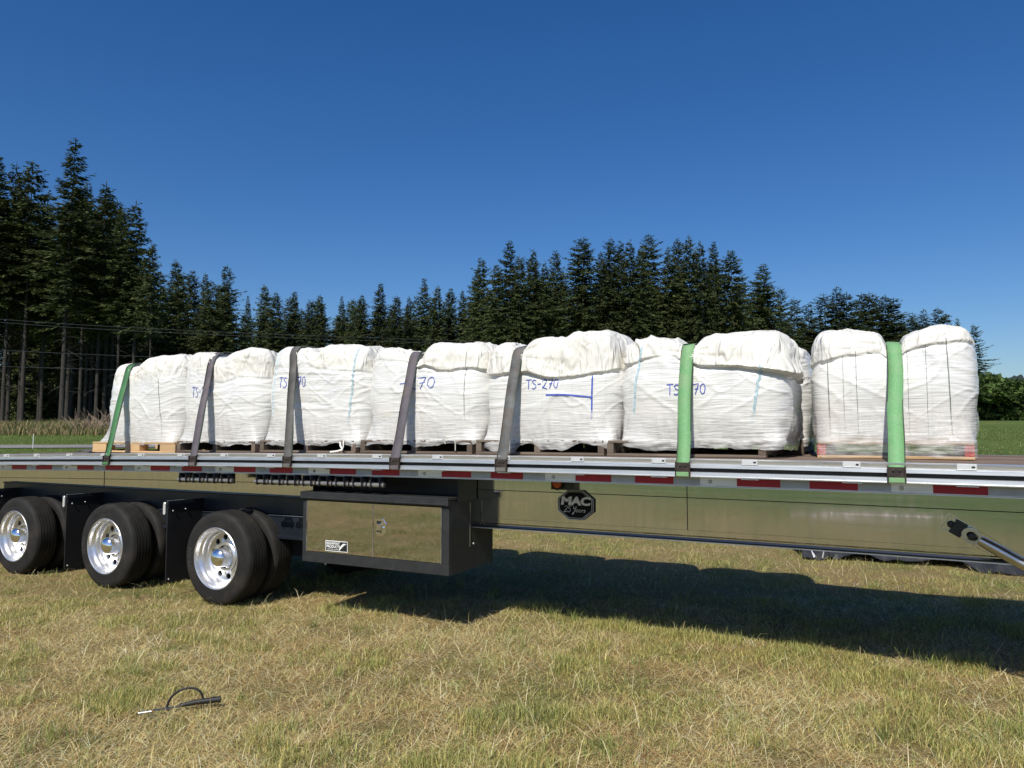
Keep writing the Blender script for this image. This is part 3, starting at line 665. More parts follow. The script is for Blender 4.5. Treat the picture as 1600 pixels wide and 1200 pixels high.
def text_mesh(txt, size, mat, sx=1, bold=0, shear=0, ext=.0008, sp=1):
    cu = bpy.data.curves.new('lettering', 'FONT'); cu.body = txt; cu.size = size; cu.offset = bold; cu.shear = shear; cu.extrude = ext
    cu.align_x = 'CENTER'; cu.align_y = 'CENTER'; cu.space_character = sp; cu.resolution_u = 4
    o = link(bpy.data.objects.new('lettering', cu)); bpy.context.view_layer.update()
    me = bpy.data.meshes.new_from_object(o.evaluated_get(bpy.context.evaluated_depsgraph_get())); bpy.data.objects.remove(o); bpy.data.curves.remove(cu)
    for v in me.vertices: x_, y_, z_ = v.co; v.co = (x_ * sx, -z_, y_)
    me.materials.clear(); me.materials.append(mat); me.name = 'lettering'; return me
def place(name, me, par, loc): return put(name, me, par, Vector(loc) - TO)
place('lettering', text_mesh('MAC', .095, M['silver_print'], 1.34, .0045, .12, .001, .98), emb, (EX - .002, EY - .0240, EZ + .030))
def strokes(paths, s, org, w, y, sh=0, shift=(0, 0)):
    # flat ribbon strokes in x,z on plane y
    m = MB(TO)
    for path in paths:
        P = [Vector((org[0] + (px + sh * pz) * s, y, org[1] + pz * s)) for px, pz in path]
        for i in range(len(P) - 1):
            d = (P[i + 1] - P[i]); 
            if d.length < 1e-6: continue
            d.normalize(); nrm = Vector((-d.z, 0, d.x)) * w; e = d * w * .6
            m.add([P[i] - nrm - e, P[i + 1] - nrm + e, P[i + 1] + nrm + e, P[i] + nrm - e], [(0, 1, 2, 3)])
    return m
def arc(cx, cz, rx, rz, a0, a1, n=10): return [(cx + rx * math.cos(R(a0 + (a1 - a0) * i / n)), cz + rz * math.sin(R(a0 + (a1 - a0) * i / n))) for i in range(n + 1)]
YEARS = [arc(.28, .78, .24, .22, 170, -20, 8) + [(.0, 0), (.52, .02)],
         [(1.15, 1), (.78, 1), (.70, .58)] + arc(.84, .32, .26, .32, 110, -150, 10),
         [(1.62, .95), (1.60, .62), (1.72, .48), (1.9, .6), (2.1, .98), (1.9, .2), (1.72, -.32), (1.55, -.38), (1.52, -.2), (1.85, .12), (2.1, .25)],
         arc(2.32, .24, .17, .22, 0, 330, 10) + [(2.55, .12)], arc(2.78, .22, .17, .2, 20, 350, 10) + [(2.95, .42), (2.95, .05), (3.08, .06)],
         [(3.12, .42), (3.12, .03), (3.18, .3), (3.32, .42), (3.42, .36)], [(3.75, .36), (3.62, .42), (3.55, .32), (3.72, .18), (3.68, .04), (3.48, .06)]]
strokes(YEARS, .052, (EX - .107, EZ - .062), .0026, EY - .0238, .18).build('lettering', M['silver_print'], emb)
# amber side marker
m = MB(TO); mx_, mz_ = -2.60, 1.372
m.lathe([(5.89, .052), (5.86, .052), (5.855, .047)], 'Y', (mx_, 0, mz_), 24); m.box(mx_ - .07, mx_ + .15, 5.89, 5.947, mz_ - .05, mz_ + .05)
lamp_b = m.build('side_marker', M['black'], trailer)
m = MB(TO); m.lathe([(5.856, .044), (5.848, .038), (5.843, .022), (5.842, 0)], 'Y', (mx_, 0, mz_ + .008), 20); m.build('lens', M['amber'], lamp_b)
# brace of the landing gear with its bracket
by_ = 5.93
u_ = Vector((1, 0, -.595)).normalized(); nn = Vector((.595, 0, 1)).normalized()
C0 = Vector((.335, 0, 1.182))
def quad(a0, a1, b0, b1, y0, y1, name, mat, bev=.002):
    m = MB(TO); P = [C0 + u_ * a + nn * b for a, b in ((a0, b0), (a1, b0), (a1, b1), (a0, b1))]
    m.prism([(p.x, p.z) for p in P], y0, y1); return m.build(name, mat, trailer, bev)
quad(-.05, .30, -.052, .052, by_ - .004, by_ + .02, 'brace_plate', M['polish'])
quad(.0, .075, -.052, .052, by_ - .03, by_ - .003, 'brace_pad', M['black'])
for a, rr_ in ((-.01, .024), (.125, .026)):
    p = C0 + u_ * a; m = MB(TO); m.lathe([(by_ - .003, rr_), (by_ - .075 if a > 0 else by_ - .018, rr_), (by_ - .08 if a > 0 else by_ - .022, rr_ * .7), (by_ - .08 if a > 0 else by_ - .022, 0)], 'Y', (p.x, 0, p.z), 18); m.build('brace_bolt', M['black'], trailer)
m = MB(TO); q0 = C0 + u_ * .17; q1 = C0 + u_ * 1.75
ring_ = []
m.tube([(q0.x, by_ - .05, q0.z), ((q0 + u_ * .1).x, by_ - .05, (q0 + u_ * .1).z), (q1.x, by_ - .05, q1.z)], [.030, .036, .036], 20)
# flattened eye of the tube round the bolt
eye = C0 + u_ * .125; n = 20; vs_ = []
for y_ in (by_ - .066, by_ - .034):
    for rr_ in (.052, .030):
        for k in range(n):
            w = 2 * math.pi * k / n; p = eye + u_ * (rr_ * 1.25 * math.cos(w)) + nn * (rr_ * math.sin(w)); vs_.append((p.x, y_, p.z))
fs = []
for k in range(n):
    j = (k + 1) % n; fs += [(k, j, n + j, n + k), (2 * n + k, 2 * n + j, 3 * n + j, 3 * n + k), (k, j, 2 * n + j, 2 * n + k), (n + k, n + j, 3 * n + j, 3 * n + k)]
m.add(vs_, fs); m.build('landing_brace', M['alu_tube'], trailer)
m = MB(TO); m.box(q1.x - .02, q1.x + .14, 5.80, 5.94, ZG + .03, 1.0); m.box(q1.x - .09, q1.x + .21, 5.73, 6.01, ZG - .01, ZG + .03); m.build('landing_leg', M['frame'], trailer, .004)
# ---- toolbox
tx0, tx1, ty0, ty1, tz0, tz1 = -5.14, -3.462, 5.49, 6.28, .575, 1.235
m = MB(TO)
m.box(tx0, tx1, ty0 + .02, ty1, tz0, tz1 - .012)
m.box(tx0, tx1, ty0, ty0 + .019, tz0, tz0 + .098); m.box(tx0, tx0 + .055, ty0, ty0 + .019, tz0 + .099, tz1 - .07); m.box(tx1 - .075, tx1, ty0, ty0 + .019, tz0 + .099, tz1 - .07)
m.box(tx0, tx1, ty0, ty0 + .019, tz1 - .069, tz1 - .013)
tb = m.build('toolbox', M['blackbox'], trailer, .004)
m = MB(TO); m.box(tx0 - .015, tx1 + .006, ty0 - .03, ty0 + .25, tz1 - .010, tz1 + .012); m.box(tx0 - .015, tx1 + .006, ty0 - .030, ty0 - .006, tz1 - .058, tz1 - .009)
m.box(tx0 - .015, tx1 - .02, ty0 - .036, ty0 - .031, tz1 - .052, tz1 - .040); m.build('lid', M['blackbox'], tb, .004)
xm = -4.285
for a, b in ((tx0 + .058, xm - .004), (xm + .004, tx1 - .078)):
    m = MB(TO); m.box(a, b, ty0 - .004, ty0 + .017, tz0 + .102, tz1 - .072); m.build('toolbox_door', M['mirror'], tb, .003)
m = MB(TO)
m.box(tx1 - .079, tx1 - .074, ty0 - .007, ty0, tz0 + .10, tz1 - .072); m.box(tx0 + .055, tx0 + .06, ty0 - .007, ty0, tz0 + .10, tz1 - .072); m.box(xm - .0025, xm + .0025, ty0 - .003, ty0, tz0 + .1, tz1 - .072); m.build('door_trim', M['steel'], tb)
lx, lz = -4.19, .955
m = MB(TO); m.prism([(lx - .055, lz + .08), (lx + .02, lz + .08), (lx + .062, lz + .03), (lx + .062, lz - .03), (lx + .02, lz - .08), (lx - .055, lz - .08)], ty0 - .012, ty0 - .004); m.build('latch', M['chrome'], tb, .003)
m = MB(TO); m.box(lx - .045, lx + .005, ty0 - .0135, ty0 - .0121, lz - .055, lz + .055); m.build('latch_recess', M['slot'], tb)
m = MB(TO); m.box(lx - .04, lx + .008, ty0 - .028, ty0 - .0136, lz - .03, lz + .03); m.lathe([(ty0 - .012, .014), (ty0 - .02, .013), (ty0 - .02, 0)], 'Y', (lx + .03, 0, lz - .005), 14); m.box(lx - .045, lx + .0, ty0 - .022, ty0 - .0137, lz - .054, lz - .042); m.build('latch_handle', M['chrome'], tb, .003)
sx_, sz_ = -4.71, .745
m = MB(TO); m.box(sx_ - .135, sx_ + .135, ty0 - .0055, ty0 - .004, sz_ - .050, sz_ + .050); stk = m.build('sticker', M['white_print'], tb)
m = MB(TO); m.box(sx_ - .128, sx_ + .128, ty0 - .0065, ty0 - .0056, sz_ - .043, sz_ + .043); m.build('sticker_panel', M['slot'], tb)
place('lettering', text_mesh('HIGHWAY', .036, M['white_print'], 1.0, .0012, 0, .0003), tb, (sx_ - .045, ty0 - .0072, sz_ + .024))
place('lettering', text_mesh('PRODUCTS', .034, M['white_print'], .95, .0012, 0, .0003), tb, (sx_ - .037, ty0 - .0072, sz_ - .006))
place('lettering', text_mesh('ALUMINUM TRUCK ACCESSORIES', .012, M['white_print'], .75, .0002, 0, .0003), tb, (sx_ - .045, ty0 - .0072, sz_ - .031))
m = MB(TO)
for k in range(10):
    a0, a1 = k / 10, (k + 1) / 10
    def cv(a): x_ = sx_ + .03 + .09 * a; c = sz_ - .038 + .062 * math.sin(a * math.pi * .55); return x_, c
    x0_, c0 = cv(a0); x1_, c1 = cv(a1); h0 = .022 * math.sin(math.pi * min(1, a0 + .12)) + .006; h1 = .022 * math.sin(math.pi * min(1, a1 + .12)) + .006
    m.add([(x0_, ty0 - .0070, c0 - h0 * .4), (x1_, ty0 - .0070, c1 - h1 * .4), (x1_, ty0 - .0070, c1 + h1 * .6), (x0_, ty0 - .0070, c0 + h0 * .6)], [(0, 1, 2, 3)])
m.build('sticker_road', M['white_print'], tb)
# side bracket over the box
m = MB(TO); m.box(tx1 + .004, tx1 + .016, 5.62, 5.94, 1.2, 1.415); m.box(tx0, tx0 + .012, 5.62, 5.94, 1.2, 1.40); m.box(tx0, tx1, 5.92, 5.945, 1.20, 1.41); m.build('toolbox_bracket', M['black'], trailer, .002)
m = MB(TO); m.box(tx1 + .001, tx1 + .004, 5.84, 5.848, .78, 1.18); m.lathe([(tx1, .012), (tx1 + .008, .012), (tx1 + .008, 0)], 'X', (0, 5.91, .80), 12); m.build('toolbox_rivet', M['steel'], tb)
# ---- sliding strap winches under the rail
def winch_mesh():
    b = MB(); b.box(-.052, -.046, -.05, .05, -.105, .0); b.box(.046, .052, -.05, .05, -.105, 0); b.box(-.052, .052, -.045, .05, -.006, .0); b.box(-.04, .03, .035, .05, -.06, 0)
    d = MB(); d.tube([(-.098, -.014, -.075), (.085, -.014, -.075)], .021, 14)
    e = MB(); e.lathe([(.056, .030), (.066, .030), (.066, .019)], 'X', (0, -.01, -.075), 12, False); e.box(-.068, -.060, -.035, -.028, -.10, -.045); e.box(-.072, -.056, -.04, -.02, -.055, -.03)
    return b.mesh('winch_frame', M['frame'], .002), d.mesh('drum', M['steel'], 0), e.mesh('ratchet', M['rust'], .002)
wm = winch_mesh()
for x0, n, st in ((-6.80, 4, .213), (-5.66, 8, .205)):
    for k in range(n):
        x = x0 + k * st; wf = put('strap_winch', wm[0], trailer, Vector((x, 5.475, zc(x) - .206)) - TO)
        put('drum', wm[1], wf); put('ratchet', wm[2], wf)
# ---- running gear
m = MB(TO); m.box(-11.0, -5.25, 5.94 - .05, 5.944, .72, 1.13); m.box(-11.0, -5.25, 5.84, 5.944, .70, .735); m.box(-11, -5.25, 5.87, 5.93, 1.128, 1.142); m.build('slider_frame', M['frame'], trailer, .004)
m = MB(TO); m.box(-11.0, -5.25, 7.48, 7.53, .72, 1.13); m.build('slider_frame', M['frame'], trailer, .004)
m = MB(TO); m.box(-5.95, -5.3, 6.02, 6.06, .50, 1.12); m.box(-5.95, -5.90, 6.06, 7.46, .60, 1.1); m.build('shade_panel', M['black'], trailer, .004)  # added dark panels, painting in the black shade between wheels and toolbox
HX = (-9.865, -8.055, -6.255); HR = .481; HZ = ZG + HR
for hx in HX:
    m = MB(TO); m.tube([(hx, 5.72, HZ), (hx, 7.70, HZ)], .075, 14); m.build('axle', M['frame'], trailer)
    for yb in (6.2, 7.2):
        m = MB(TO); m.box(hx - .55, hx + .1, yb - .05, yb + .05, HZ - .12, HZ + .0); m.box(hx - .55, hx - .40, yb - .06, yb + .06, HZ, .95); m.lathe([(HZ + .02, .10), (HZ + .10, .13), (HZ + .2, .12), (HZ + .28, .13), (HZ + .33, .1)], 'Z', (hx + .22, yb, 0), 16); m.build('suspension', M['black'], trailer, .003)
m = MB(TO); m.tube([(-5.55, 6.45, .72), (-3.9, 6.45, .72)], .13, 20); m.build('air_tank', M['frame'], trailer)
m = MB(TO); m.tube([(-5.35, 6.15, .57), (-5.35, 6.75, .57)], .075, 16); m.tube([(-5.5, 6.2, .55), (-5.47, 6.2, .40)], [.02, .012], 8); m.build('air_chamber', M['steel'], trailer)
def tyre_mesh():
    pr = [(.0, .315), (-.004, .335), (.004, .36), (.0, .40), (.004, .43), (.010, .452), (.022, .468), (.032, .474)]
    grooves = [.066, .104, .142, .180, .218]
    for g in grooves: pr += [(g - .006, .481), (g - .0045, .469), (g + .0045, .469), (g + .006, .481)]
    pr += [(.252, .474), (.262, .468), (.274, .452), (.280, .43), (.284, .40), (.284, .36), (.280, .315), (.24, .30), (.04, .30)]
    m = MB(); m.lathe(pr, 'Y', (0, 0, 0), 96, True, True); 
    t = m.mesh('tyre', M['tyre'])
    for e in t.edges: pass
    return t
def rim_mesh():
    m = MB()
    m.lathe([(.012, .318), (-.006, .317), (-.010, .312), (-.008, .306), (.002, .300), (.020, .297), (.040, .290), (.052, .276), (.075, .268), (.105, .266), (.125, .262), (.138, .250), (.142, .243)], 'Y', (0, 0, 0), 96)
    # disc with ten hand holes
    nh, r0, r1, rc, rh = 10, .150, .243, .203, .031
    for k in range(nh):
        a0 = 2 * math.pi * (k - .5) / nh; a1 = 2 * math.pi * (k + .5) / nh; ac = (a0 + a1) / 2
        bd = []
        for t in range(6): bd.append((r0, a0 + (a1 - a0) * t / 6))
        for t in range(4): bd.append((r0 + (r1 - r0) * t / 4, a1))
        for t in range(6): bd.append((r1, a1 + (a0 - a1) * t / 6))
        for t in range(4): bd.append((r1 + (r0 - r1) * t / 4, a0))
        nb = len(bd); P = []
        yy = lambda r_: .142 + .012 * (r1 - r_) / (r1 - r0) - .02 * math.exp(-((r_ - .16) / .02) ** 2)
        for r_, a in bd: P.append((r_ * math.cos(a), yy(r_), r_ * math.sin(a)))
        for r_, a in bd:
            dx_, dz_ = r_ * math.cos(a) - rc * math.cos(ac), r_ * math.sin(a) - rc * math.sin(ac); l = math.hypot(dx_, dz_)
            P.append((rc * math.cos(ac) + dx_ / l * rh, .146, rc * math.sin(ac) + dz_ / l * rh))
        for r_, a in bd:
            dx_, dz_ = r_ * math.cos(a) - rc * math.cos(ac), r_ * math.sin(a) - rc * math.sin(ac); l = math.hypot(dx_, dz_)
            P.append((rc * math.cos(ac) + dx_ / l * rh * .95, .172, rc * math.sin(ac) + dz_ / l * rh * .95))
        m.add(P, [(i, (i + 1) % nb, nb + (i + 1) % nb, nb + i) for i in range(nb)] + [(nb + i, nb + (i + 1) % nb, 2 * nb + (i + 1) % nb, 2 * nb + i) for i in range(nb)], True)
    m.lathe([(.128, .152), (.118, .142), (.118, .120)], 'Y', (0, 0, 0), 64)
    me = m.mesh('rim', M['rim']); me.set_sharp_from_angle(angle=R(40)); return me
def hub_mesh():
    m = MB(); m.lathe([(.130, .118), (.120, .112), (.100, .100), (.022, .097), (.016, .094), (.008, .086), (-.006, .070), (-.016, .048), (-.021, .024), (-.0225, 0)], 'Y', (0, 0, 0), 48)
    me = m.mesh('hub', M['chrome']); me.set_sharp_from_angle(angle=R(35)); return me
def drum_mesh():
    m = MB(); m.lathe([(.19, .0), (.19, .24), (.30, .24)], 'Y', (0, 0, 0), 32); return m.mesh('brake_drum', M['black'])
TY, RM, HB, DR = tyre_mesh(), rim_mesh(), hub_mesh(), drum_mesh()
TY.set_sharp_from_angle(angle=R(38))
def wheel(hx, y, flip, detail, rot):
    w = put('wheel', TY, trailer, Vector((hx, y, HZ)) - TO, (0, rot, math.pi if flip else 0))
    if detail:
        put('rim', RM, w); put('hub', HB, w); put('brake_drum', DR, w)
    return w
for i, hx in enumerate(HX):
    w = wheel(hx, 5.425, False, True, .35 * i + .1)
    for txt, sz, ang in (('National', .062, -18), ('IRON', .060, -92)):
        me = text_mesh(txt, sz, M['slot'] if txt == 'National' else M['flange_grey'], 1.15, .0006, .2 if txt == 'National' else 0, .0012, 1.05 if txt == 'National' else 1.25)
        for v in me.vertices:                       # bend the word round the sidewall
            rr_ = .395 + v.co.z; th = R(90) - (v.co.x / .395) + R(-ang); v.co = (rr_ * math.cos(th), .0015 + v.co.y, rr_ * math.sin(th))
        o = put('lettering', me, w); o.rotation_euler = (0, -(.35 * i + .1), 0)
    wheel(hx, 5.765, False, False, .2 * i)
    wheel(hx, 7.995, True, True, .15 * i); wheel(hx, 7.655, True, False, .1 * i)
# ---- mud flaps on their hangers
for fx in (-8.83, -7.035, -10.62):
    m = MB(TO); m.box(fx, fx + .010, 5.435, 6.02, .20, 1.035); fl = m.build('mud_flap', M['flap'], trailer, .002)
    m = MB(TO); m.box(fx - .012, fx + .022, 5.43, 5.90, 1.036, 1.075); m.box(fx + .0105, fx + .0155, 5.44, 6.02, .985, 1.036); m.build('flap_hanger', M['frame'], fl, .002)
    m = MB(TO); m.box(fx + .004, fx + .0215, 5.4275, 5.64, 1.0755, 1.079); m.build('hanger_edge', M['alu'], fl)
    m = MB(TO); P = [(fx - .030 + .018 * math.cos(a), 1.045 + .018 * math.sin(a)) for a in np.linspace(0, math.pi, 8)] + [(fx - .030 + .018 * math.cos(a), .945 + .018 * math.sin(a)) for a in np.linspace(math.pi, 2 * math.pi, 8)]
    m.prism(P, 5.420, 5.434); m.build('hanger_cap', M['alu_white'], fl, .002)
    for yy_, zz_ in ((5.50, .965), (5.66, .972), (5.47, .235)):
        m = MB(TO); m.lathe([(fx + .0155, .010), (fx + .022, .010), (fx + .022, 0)], 'X', (0, yy_, zz_), 10); m.build('flap_bolt', M['alu'], fl)

# ------------------------------------------------------------------ pallets
def pallet(label, xc, yc, w, d, h, wood_m, block, skew=0, group='wooden pallets under the bags', bl=.045, deck9=True, xcol=None):
    t = thing('wooden_pallet', label, 'pallet', (xc, yc, zc(xc) + .0045), skew, group); tt = .020
    def bd(n, x0, x1, y0, y1, z0, z1, mt=None): m = MB(); m.box(x0, x1, y0, y1, z0, z1); m.build(n, mt or wood_m, t, .002)
    r = random.Random(int(abs(xc) * 100 + yc * 7))
    for k in range(3):
        yy = -d / 2 + (d - .10) * k / 2; bd('bottom_board', -w / 2, w / 2, yy, yy + .10, 0, tt)
    for k in range(5):
        yy = -d / 2 + (d - .13) * k / 4 - (.0 if k else .0); bd('top_board', -w / 2 + r.uniform(0, .02), w / 2 - r.uniform(0, .02), yy, yy + .13, h - tt, h)
    for k in range(3):
        xx = -w / 2 + (w - bl) * k / 2
        if block:
            for q in range(3):
                yy = -d / 2 + (d - .13) * q / 2; bd('block', xx, xx + bl, yy + .004, yy + .126, tt + .0015, h - tt - .0015)
        else: bd('stringer', xx, xx + bl, -d / 2 + .004, d / 2 - .004, tt + .0015, h - tt - .0015, xcol if xcol else None)
    return t
PH = .125
FR = [(-8.03, 1.50, 'new'), (-6.64, 1.22, 'old'), (-5.32, 1.28, 'old'), (-3.99, 1.26, 'old'), (-2.715, 1.21, 'old'), (-1.465, 1.24, 'old')]
plab = ['fresh orange wooden block pallet under the leftmost bag', 'weathered pallet under the second bag from the left', 'weathered pallet with a loose white tie at its right end',
        'weathered pallet under the bag strapped by the purple-grey strap', 'weathered pallet with torn film under the bag with long blue lines', 'weathered pallet under the bag with the front-facing green strap and large overhanging top']
for (x, w, k), lb in zip(FR, plab):
    pallet(lb, x, 6.20, w, 1.0, PH, M['new_wood' if k == 'new' else 'old_wood'], k == 'new', 0, bl=.26 if k == 'new' else .055)
pallet('red ended pallet wrapped in shiny film under the rightmost bag', -.015, 6.66, 1.03, 1.08, .125, M['new_wood'], False, 0, bl=.06, xcol=M['red_wood'])
for i, (x, w, k) in enumerate(FR):
    pallet(('pallet of the far row behind the ' + ('leftmost', 'second', 'third', 'fourth', 'fifth', 'sixth')[i] + ' front pallet'), x + (.16 if i == 5 else .03), 7.26, 1.22, 1.0, PH, M['old_wood'], False, 0)

# ------------------------------------------------------------------ bulk bags
def catmull(P, n):
    P = np.array(P, float); P = np.vstack([2 * P[0] - P[1], P, 2 * P[-1] - P[-2]]); m = len(P) - 3
    t = np.linspace(0, m - 1e-6, n); i = t.astype(int); f = (t - i)[:, None]
    a, b, c, d = P[i], P[i + 1], P[i + 2], P[i + 3]
    return .5 * (2 * b + (c - a) * f + (2 * a - 5 * b + 4 * c - d) * f ** 2 + (3 * b - a - 3 * c + d) * f ** 3)
NU, NV = 310, 165
def bag_mesh(w, d, h, xs_, seed, hl_=1, hr_=1, over=None, ov=.04, nd=.09, n_exp=4.4, top_z=.72, base=.90, creases=1.0, wr=1.0, nw_=.085):
    th = np.linspace(0, 2 * np.pi, 6000) + np.pi / 2
    ux = np.sign(np.cos(th)) * np.abs(np.cos(th)) ** (2 / n_exp) * w / 2; uy = np.sign(np.sin(th)) * np.abs(np.sin(th)) ** (2 / n_exp) * d / 2
    s = np.concatenate([[0], np.cumsum(np.hypot(np.diff(ux), np.diff(uy)))]); q = np.linspace(0, s[-1], NU + 1)[:-1]
    px, py = np.interp(q, s, ux), np.interp(q, s, uy)
    pr = catmull([(base, 0), (base + .045, .05), (.98, .16), (1.008, .34), (1.018, .5), (1.005, .64), (.995, .76), (.975, .86), (.92, .938), (.78, .985), (.48, 1.0), (.16, 1.01), (.002, 1.01)], NV)
    # resample by arc length with more rows on the side
    l = np.concatenate([[0], np.cumsum(np.hypot(np.diff(pr[:, 0]) * .55, np.diff(pr[:, 1])))]); ql = np.linspace(0, l[-1], NV)
    rho, zet = np.interp(ql, l, pr[:, 0]), np.interp(ql, l, pr[:, 1])
    X = px[None] * rho[:, None]; Y = py[None] * rho[:, None]; Zt = np.repeat(zet[:, None], NU, 1); RH = np.repeat(rho[:, None], NU, 1)
    H = h * (hl_ + (hr_ - hl_) * sst(X - xs_, -.18, .18)) + .045 * h * vn(X * 2.2, Y * 2.2, 0, seed)
    lobes = 1 - nd / h * np.exp(-(np.abs(X - xs_) / nw_) ** 3) - .25 * nd / h * np.exp(-(np.abs(X - xs_) / .22) ** 2)
    hi = sst(Zt, .62, .95)
    Z = Zt * H * (1 + (lobes - 1) * hi)
    # outward direction
    nxv = px / (w / 2) ** 2; nyv = py / (d / 2) ** 2; nl = np.hypot(nxv, nyv); nxv /= nl; nyv /= nl
    dr = np.gradient(rho); dz = np.gradient(zet); up = np.clip(-dr * .5 / (np.hypot(dr * .5, dz) + 1e-9), -.3, 1)[:, None]
    ho = np.sqrt(np.clip(1 - up ** 2, 0, 1)); ho = ho * sst(RH, .05, .5)
    sd = seed * 13
    top = np.zeros_like(X)
    if over:
        ox = np.array([o[0] for o in over]); oz = np.array([o[1] for o in over]); oa = np.array([o[2] if len(o) > 2 else 1 for o in over])
        zb = np.interp(X, ox, oz) + .012 * vn(X * 9, Y * 9, 0, sd + 1) + .026 * vn(X * 3.2, Y * 3.2, 2, sd + 31); am = np.interp(X, ox, oa)
    else: zb = np.full_like(X, top_z) + .02 * vn(X * 5, Y * 5, 0, sd + 1); am = np.full_like(X, .0)
    m = sst(Zt - zb, -.004, .014); soft = np.clip(1 - am * 1.6, 0, 1); top = sst(Zt - zb, -.006 - .06 * soft, .010 + .12 * soft)
    bulge = m * np.exp(-np.clip(Zt - zb, 0, 1) / .20) * (.75 + .45 * vn(X * 4, Y * 4, Zt * 3, sd + 2)); crease = -.013 * np.exp(-((Zt - zb + .012) / .014) ** 2)
    disp = (ov * bulge + crease) * am * sst(RH, .5, .9)
    # broad sag, then fine film wrinkles on the sides
    disp = disp + .014 * vn(X * 2.1, Y * 2.1, Z * 2.6, sd + 3) + .007 * vn(X * 5, Y * 5, Z * 5, sd + 4)
    side = (1 - top)
    wp = .35 * vn(X * 1.4, Y * 1.4, Z * 2, sd + 5)
    for fz, am_, k in ((11, .0034, 6), (25, .0026, 7), (56, .0012, 8)):
        rr_ = rdg(X * 1.7 + 3, Y * 1.7, (Z + .05 * vn(X * 3.1, Y * 3.1, Z * 2, sd + 17) + .10 * X * vn(X * .7, Y, 1, sd + 9) + .05 * wp) * fz, sd + k)
        disp = disp + wr * side * am_ * (rr_ ** 3 if k < 8 else rr_) * (.4 + .9 * sst(vn(X * 1.8, Y * 1.8, Z * 1.8, sd + 15), -.4, .5))
    dg = rdg((X * .7 + Z * .7) * 4, Y * 2, (Z * .7 - X * .45) * 9, sd + 11); disp = disp + wr * side * .004 * sst(dg, .62, .98)
    dg = rdg((X * .7 - Z * .7) * 3, Y * 2, (Z * .8 + X * .5) * 6, sd + 12); disp = disp + wr * side * .005 * sst(dg, .7, 1)
    # crumpled cloth on top: pleats that run down over the edge, broken by folds
    wx = X + .16 * vn(X * 3, Y * 3, Z * 3, sd + 20); wy = Y + .10 * vn(X * 4, Y * 4, Z * 4, sd + 21); wz = Z + .08 * vn(X * 5, Y * 5, Z * 5, sd + 22)
    c1 = rdg(wx * 5.5 + 1.5 * wz, wy * 4.0, wz * 1.4, sd + 23); c2 = rdg(wx * 13 + 4 * wz, wy * 7, wz * 3.2, sd + 24); c3 = rdg(wx * 26 - 9 * wz, wy * 14, wz * 8, sd + 25); c1, c2, c3 = [np.sign(c - .4) * np.abs(c - .4) ** .8 for c in (c1, c2, c3)]
    fan = rdg(np.arctan2(Z - h * .8, X - xs_) * 5, wy * 3, wz * 2, sd + 26) * np.exp(-np.hypot(X - xs_, Z - h) / .35)
    upm = np.clip(top, 0, 1) + .45 * sst(Zt, .6, .85) * (1 - top)
    disp = disp + creases * upm * (.013 * c1 + .0065 * c2 + .002 * c3 + .014 * (fan - .1))
    fade = sst(RH, .0, .12)
    disp = disp * fade
    Xo = X + nxv[None] * disp * ho; Yo = Y + nyv[None] * disp * ho; Zo = np.maximum(Z + disp * np.clip(up, 0, 1), 0)
    V = np.stack([Xo, Yo, Zo], -1).reshape(-1, 3); I = np.arange(NU * NV).reshape(NV, NU)
    J = np.roll(I, -1, 1); F = np.stack([I[:-1], J[:-1], J[1:], I[1:]], -1).reshape(-1, 4)
    me = np_mesh('bag_body', V, F, M['bag'], True, {'top': np.clip(top + .0, 0, 1).ravel()})
    # film skirt from the sack out to the pallet
    ring_i = int(np.searchsorted(zet, .26)); rx, ry, rz_ = Xo[ring_i], Yo[ring_i], Zo[ring_i]
    return me, (rx, ry, rz_, Xo, Yo, Zo)
def skirt_mesh(ringd, pw, pd, seed, drop=.05, rag=.03, op=.82, flare=2.6, off=(0, 0)):
    rx, ry, rz_, Xo, Yo, Zo = ringd; n = len(rx)
    a = np.arctan2(ry, rx); ex = 16
    k = (np.abs(np.cos(a)) ** ex + np.abs(np.sin(a) * pw / pd) ** ex) ** (-1 / ex)
    tx, ty = k * np.cos(a) * pw / 2 + off[0], k * np.sin(a) * pw / 2 + off[1]
    rows = []; ops = []; NR = 26
    for i in range(NR):
        t = i / (NR - 1); e = t ** flare
        zr = rz_ * (1 - t); pl = .010 * vn(np.cos(a) * 14, np.sin(a) * 14, t * 1.2, seed) * (t * (1 - t) * 4) + .004 * vn(np.cos(a) * 40, np.sin(a) * 40, t * 2, seed + 1) * t
        x = rx + (tx - rx) * e; y = ry + (ty - ry) * e; o = .005 + .006 * math.sin(t * math.pi) + pl
        # never inside the sack
        rows.append((x + np.cos(a) * o, y + np.sin(a) * o, zr + .004)); ops.append(np.full(n, op * (.55 + .45 * t if t > .12 else .15 + .4 * t / .12)))
    ND = 7; dl = drop + rag * vn(np.cos(a) * 3.5, np.sin(a) * 3.5, 0, seed + 2) + .25 * rag * vn(np.cos(a) * 14, np.sin(a) * 14, 0, seed + 3)
    for i in range(1, ND):
        t = i / (ND - 1); o = .008 + .006 * vn(np.cos(a) * 24, np.sin(a) * 24, t * 3, seed + 4)
        rows.append((tx + np.cos(a) * o, ty + np.sin(a) * o, .004 - np.maximum(dl, .012) * t)); ops.append(np.full(n, op * (.78 - .35 * t)) + .22 * vn(np.cos(a) * 9, np.sin(a) * 9, t * 4, seed + 8))
    V = np.array([np.stack(r_, -1) for r_ in rows]).reshape(-1, 3); m = len(rows); I = np.arange(n * m).reshape(m, n); J = np.roll(I, -1, 1)
    F = np.stack([I[:-1], I[1:], J[1:], J[:-1]], -1).reshape(-1, 4)
    return np_mesh('stretch_film', V, F, M['film'], True, {'op': np.concatenate(ops)})
BV = {}
